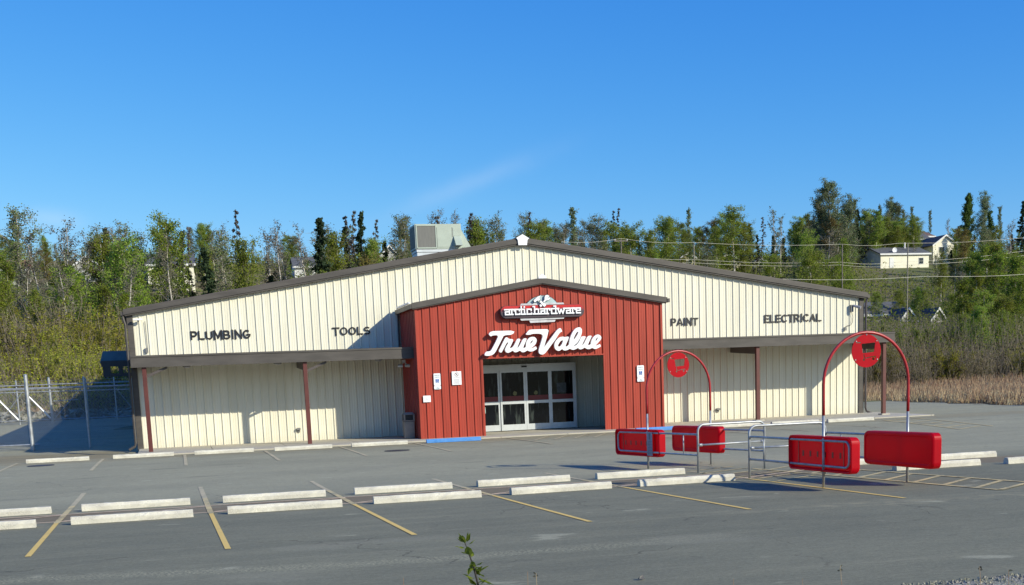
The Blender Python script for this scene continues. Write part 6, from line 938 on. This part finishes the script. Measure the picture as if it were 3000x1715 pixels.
KN = {'birch': 'green leafing birch', 'pale_birch': 'pale thinly leafed birch', 'bare_birch': 'bare greyish birch', 'tall_bare_birch': 'tall thin birch with white trunk', 'red_birch': 'reddish budding birch', 'spruce': 'dark narrow spruce', 'dead_spruce': 'scraggly dark spruce with thin top', 'cottonwood': 'broad grey green cottonwood', 'cottonwood_slim': 'slim pointed pale green poplar', 'green_cone': 'dense cone shaped green tree', 'sapling': 'slender yellow green young birch'}
UNIQ = {('dead_spruce', 708): 'leaning scraggly spruce topping the tree line above the left roof slope', ('spruce', 316): 'small dark spruce tip standing alone above the trees left of the store', ('spruce', 928): 'dark narrow spruce right beside the little blue grey roofed house', ('spruce', 1068): 'tallest dark spruce left of the rooftop unit', ('cottonwood', 2428): 'tallest broad grey green cottonwood on the right skyline', ('cottonwood_slim', 2725): 'slim pale tree standing alone on the bare skyline right of the hill garage', ('green_cone', 2829): 'left of two dense dark green cone shaped trees at far right', ('green_cone', 2848): 'taller right hand of two dense green cone shaped trees at far right', ('pale_birch', 52): 'tall pale birch highest above the far left trees', ('birch', 469): 'tall green birch with spiky top above the left roof end', ('spruce', 580): 'dark spruce standing in front of the two storey cream house', ('cottonwood_slim', 1679): 'slim pointed pale tree right of the ridge, tallest of its neighbours', ('tall_bare_birch', 2262): 'thin birch with bright white trunk, highest above the right roof slope', ('tall_bare_birch', 2288): 'shorter thin white trunked birch beside the taller one on the right', ('red_birch', 2070): 'round reddish birch on the skyline over the right roof slope', ('spruce', 2500): 'dark spruce on the right shoulder of the big cottonwoods', ('spruce', 2994): 'dark spruce tip at the right edge of the skyline'}
cnt = {}
for i, (k_, x, y, H, px) in enumerate(SKY):
    u_ = UNIQ.get((k_, px)); z = zone(px)
    lb = u_ or '%s reaching the skyline %s' % (KN[k_], z); tree(k_, x, y, max(H, 4.5), lb, None if u_ else 'skyline %s trees %s' % (KN[k_], z), i % (3 if k_ in ('birch', 'pale_birch', 'bare_birch', 'sapling') else 2))
# shrubs
def shrub_mesh(seed, leaf, nl):
    nr.seed(seed); v = VB(); n = 46; A = []; B = []; A2 = []; B2 = []; cs = []
    for i in range(n):
        a = nr.rand()*6.283; rr = nr.rand()*.8; p0 = np.array([math.cos(a)*rr, math.sin(a)*rr, 0]); L = nr.uniform(5, 10); d = np.array([math.cos(a)*.25*rr*1.6+nr.normal(0, .12), math.sin(a)*.25*rr*1.6+nr.normal(0, .12), 1]); d /= np.linalg.norm(d); p1 = p0+d*L*.5; p2 = p1+(d+nr.normal(0, .12, 3))*L*.5; A += [p0, p1]; B += [p1, p2]
        for q in range(7): u_ = nr.uniform(.15, 1); b0 = p0+(p2-p0)*u_; dd = d+nr.normal(0, .45, 3); b1 = b0+dd/np.linalg.norm(dd)*nr.uniform(.6, 1.5); A2.append(b0); B2.append(b1); cs.append((b0, b1))
    v.tubes(A, B, .035, .018, 0); v.tubes(A2, B2, .015, .008, 0); C0 = np.array([c[0] for c in cs]); C1 = np.array([c[1] for c in cs]); k_ = nr.randint(0, len(cs), nl); v.quads(C0[k_]+(C1[k_]-C0[k_])*nr.rand(nl, 1)+nr.normal(0, .16, (nl, 3)), .12, 1)
    return v.mesh('shrub', ['twig', leaf])
SM = {'shrub_yellow': [shrub_mesh(s_, 'leaf_willow', 12000) for s_ in (1, 2, 3)], 'shrub_grey': [shrub_mesh(s_, 'leaf_brush', 1500) for s_ in (4, 5, 6)]}
for i, (k_, x, y, H, px) in enumerate(FILL):
    z = zone(px)
    if k_ in SM:
        o = bpy.data.objects.new('willow_shrub' if k_ == 'shrub_yellow' else 'brush_shrub', SM[k_][i % 3]); COL.objects.link(o); o.location = (x, y, ZT(x, y)-.1); o.rotation_euler = (0, 0, rng.uniform(0, 6.28)); s_ = H/9.5; o.scale = (s_*1.35, s_*1.35, s_)
        w_ = 'yellow green leafing willow shrub' if k_ == 'shrub_yellow' else 'grey brown leafless shrub'; tag(o, '%s %s' % (w_, 'left of the store behind the fences' if px < 500 else 'beyond the dry grass right of the store'), 'shrub', '%ss %s' % (w_, 'left' if px < 500 else 'right'))
    else: tree(k_, x, y, max(H, 3.5), '%s lower in the woods %s' % (KN[k_], z), 'lower %s trees %s' % (KN[k_], z), i % (3 if k_ in ('birch', 'pale_birch', 'bare_birch', 'sapling') else 2))
# uncountable undergrowth
def brush(name, region, n, h0, h1, mats, lb, cat, leaves=3, ls=.12, lean=.18, r_=.018):
    nr.seed(len(name)*7+n); v = VB(); pts = []
    while len(pts) < n:
        x = nr.uniform(region[0], region[1]); y = nr.uniform(region[2], region[3])
        if region[4](x, y): pts.append((x, y, ZT(x, y)-.05))
    A = np.array(pts); L = nr.uniform(h0, h1, n); d = np.stack([nr.normal(0, lean, n), nr.normal(0, lean, n), np.ones(n)], 1); B = A+d*L[:, None]; v.tubes(A, B, r_, r_*.35, 0)
    if leaves:
        k_ = np.repeat(np.arange(n), leaves); u_ = nr.uniform(.15, 1.05, (len(k_), 1)); v.quads(A[k_]+(B[k_]-A[k_])*u_+nr.normal(0, .16, (len(k_), 3)), ls, 1)
    o = bpy.data.objects.new(name, v.mesh(name, mats)); COL.objects.link(o); tag(o, lb, cat, kind='stuff')
brush('thicket', (-40, 6, 25.5, 60, lambda x, y: x < 6-.25*(y-25)+4), 9000, 1.2, 3.6, ['twig', 'leaf_willow'], 'tangled yellow green undergrowth behind the yard fence', 'undergrowth', 26, .085)
brush('bare_brush', (-40, 4, 25, 40, lambda x, y: True), 5000, .8, 2.6, ['twig_pale', 'leaf_brush'], 'bare grey brown brush at the back of the yard', 'undergrowth', 3, .12)
er = lambda x, y: x > 40.6+.3*min(y, 26.5)+.35*math.sin(y*1.7) or y > 27.0
brush('roadside_brush', (34, 105, 27.5, 58, lambda x, y: er(x, y) and (y > 38+.0*x)), 13000, 1.2, 3.9, ['twig', 'leaf_brush'], 'dense grey brown brush beyond the dry grass at right', 'undergrowth', 3, .13)
brush('young_thicket', (45, 115, 42, 75, lambda x, y: True), 15000, 1.5, 5.8, ['twig', 'leaf_sapling'], 'green young growth under the saplings at right', 'undergrowth', 8, .11)
brush('hill_undergrowth', (-60, 240, 62, 215, lambda x, y: abs(x-(y+49)*.27) < (y+60)*.62 and not (135 < x < 182 and 162 < y < 194) and not (-30 < x < 12 and 150 < y < 178) and not (22 < x < 34 and 178 < y < 194)), 30000, 1.2, 4.2, ['twig', 'leaf_birch'], 'low green undergrowth covering the wooded hill', 'undergrowth', 9, .19)
def grass(name, region, n, h0, h1, leaf, lb, w_=.022):
    nr.seed(n); pts = []
    while len(pts) < n:
        x = nr.uniform(region[0], region[1]); y = nr.uniform(region[2], region[3])
        if region[4](x, y): pts.append((x, y, ZT(x, y)-.04))
    A = np.array(pts); L = nr.uniform(h0, h1, n)*(.55+.9*np.abs(np.sin(A[:, 0]*.55+A[:, 1]*.31))); az_ = nr.rand(n)*6.283; s_ = np.stack([np.cos(az_), np.sin(az_), np.zeros(n)], 1)*w_; B = A+np.stack([nr.normal(0, .25, n), nr.normal(0, .25, n), np.ones(n)], 1)*L[:, None]
    v = VB(); V = np.stack([A-s_, A+s_, B+s_*.25, B-s_*.25], 1).reshape(-1, 3); v.V.append(V); v.F.append(np.arange(n*4).reshape(n, 4)); v.m.append(np.zeros(n, int)); v.n = len(V)
    o = bpy.data.objects.new(name, v.mesh(name, [leaf])); COL.objects.link(o); tag(o, lb, 'grass', kind='stuff')
grass('dry_grass', (38, 100, 0, 44, lambda x, y: er(x, y) and x < 62+y), 80000, .2, .7, 'leaf_drygrass', 'dry tan and rusty grass bank beyond the right edge of the lot', .028)
grass('pale_grass_fringe', (38, 100, 0, 32, lambda x, y: er(x, y) and (x < 44.5+.3*min(y, 26.5) if y < 27 else True)), 26000, .15, .5, 'leaf_tan', 'short pale tan grass fringing the right edge of the lot', .028)
grass('yard_grass', (-30, 4, 22.8, 40, lambda x, y: True), 14000, .2, .7, 'leaf_drygrass', 'dry tan grass behind the rubble at the back of the yard', .03)
# ---------------------------------------------------------------- plants close to the camera
def sapling_near():
    t = empty('leafy_sapling', (2.22, -44.55, 0), 0, 'leafy green sapling tip standing up at the bottom centre', 'plant'); o = MB(); top = [(-.02, 0, -.02), (0, 0, .5), (.02, 0, .9), (.0, .0, 1.10), (-.025, 0, 1.22), (-.055, 0, 1.315)]
    o.tube(top, [.010, .008, .006, .005, .004, .002], 6); o.build('stem', 'bark_dark', t); lf = MB()
    g = random.Random(5)
    for i in range(100):
        h = g.uniform(.85, 1.315) if i > 5 else 1.30+.006*i; x = np.interp(h, [.9, 1.1, 1.22, 1.315], [.02, 0, -.025, -.055]); a = g.uniform(0, 6.28); L = g.uniform(.030, .060)*(1 if h < 1.28 else .75); e = g.uniform(-.9, .9) if h < 1.29 else g.uniform(.5, 1.3)
        d = Vector((math.cos(a)*math.cos(e), math.sin(a)*math.cos(e), math.sin(e))); sd = d.cross(Vector((0, 0, 1))).normalized()*L*.30; nn = d.cross(sd).normalized()*L*.12; p = Vector((x, 0, h))+d*.012
        lf.add([p, p+d*L*.35+sd+nn, p+d*L*.75+sd*.7+nn*.5, p+d*L*1.15-Vector((0, 0, L*.15)), p+d*L*.75-sd*.7+nn*.5, p+d*L*.35-sd+nn, p+d*L*.4], [(0, 1, 6), (1, 2, 3, 6), (6, 3, 4, 5), (0, 6, 5)])
    lf.build('leaves', 'leaf_near', t)
sapling_near()
def weed(x, h, lb, dx_=.0, head=True):
    t = empty('dry_weed', (x, -44.6, 0), 0, lb, 'plant', 'thin dry weeds at the bottom edge'); o = MB(); o.tube([(0, 0, 0), (dx_*.4, 0, h*.6), (dx_, 0, h)], [.0035, .0022, .0010], 5); o.build('stalk', 'leaf_drygrass', t)
    if head:
        o = MB(); g = random.Random(int(x*100))
        for q in range(5): a = g.uniform(0, 6.28); p = Vector((dx_, 0, h-.02*g.random())); d = Vector((math.cos(a), math.sin(a), g.uniform(-.3, .5)))*g.uniform(.008, .02); s_ = Vector((0, 0, .005)); o.add([p, p+d*.5+s_, p+d, p+d*.5-s_], [(0, 1, 2, 3)])
        o.build('seed_head', 'leaf_bare', t)
weed(2.395, 1.185, 'thin dry stalk just right of the leafy sapling', .01, False); weed(2.46, 1.175, 'thin dry stalk second right of the leafy sapling', -.02); weed(3.31, 1.085, 'thin dry stalk alone at the bottom right of centre', -.01, False); weed(3.62, 1.06, 'pair mate of pale stalks at the bottom, farther right', .0, False); weed(3.86, 1.10, 'bent dry weed with brown seed head at the bottom right', -.06); weed(4.56, 1.045, 'leftmost branching dry weed by the gravel corner', -.07); weed(4.66, 1.02, 'dry weed with dark head right at the gravel corner', -.02); weed(1.89, 1.20, 'thin pale stalk left of the leafy sapling', .012, False)
t = empty('asphalt_clod', (5.46, -37.9, .012), 0, 'small dark clod lying on the asphalt at the bottom', 'clod'); o = MB(); o.add([(-.03, -.02, 0), (.03, -.02, 0), (.035, .02, 0), (-.03, .02, 0), (-.02, -.01, .03), (.02, 0, .035), (.01, .015, .03)], [(0, 1, 5, 4), (1, 2, 6, 5), (2, 3, 4, 6), (3, 0, 4), (4, 5, 6)]); o.build('lump', 'dark', t)
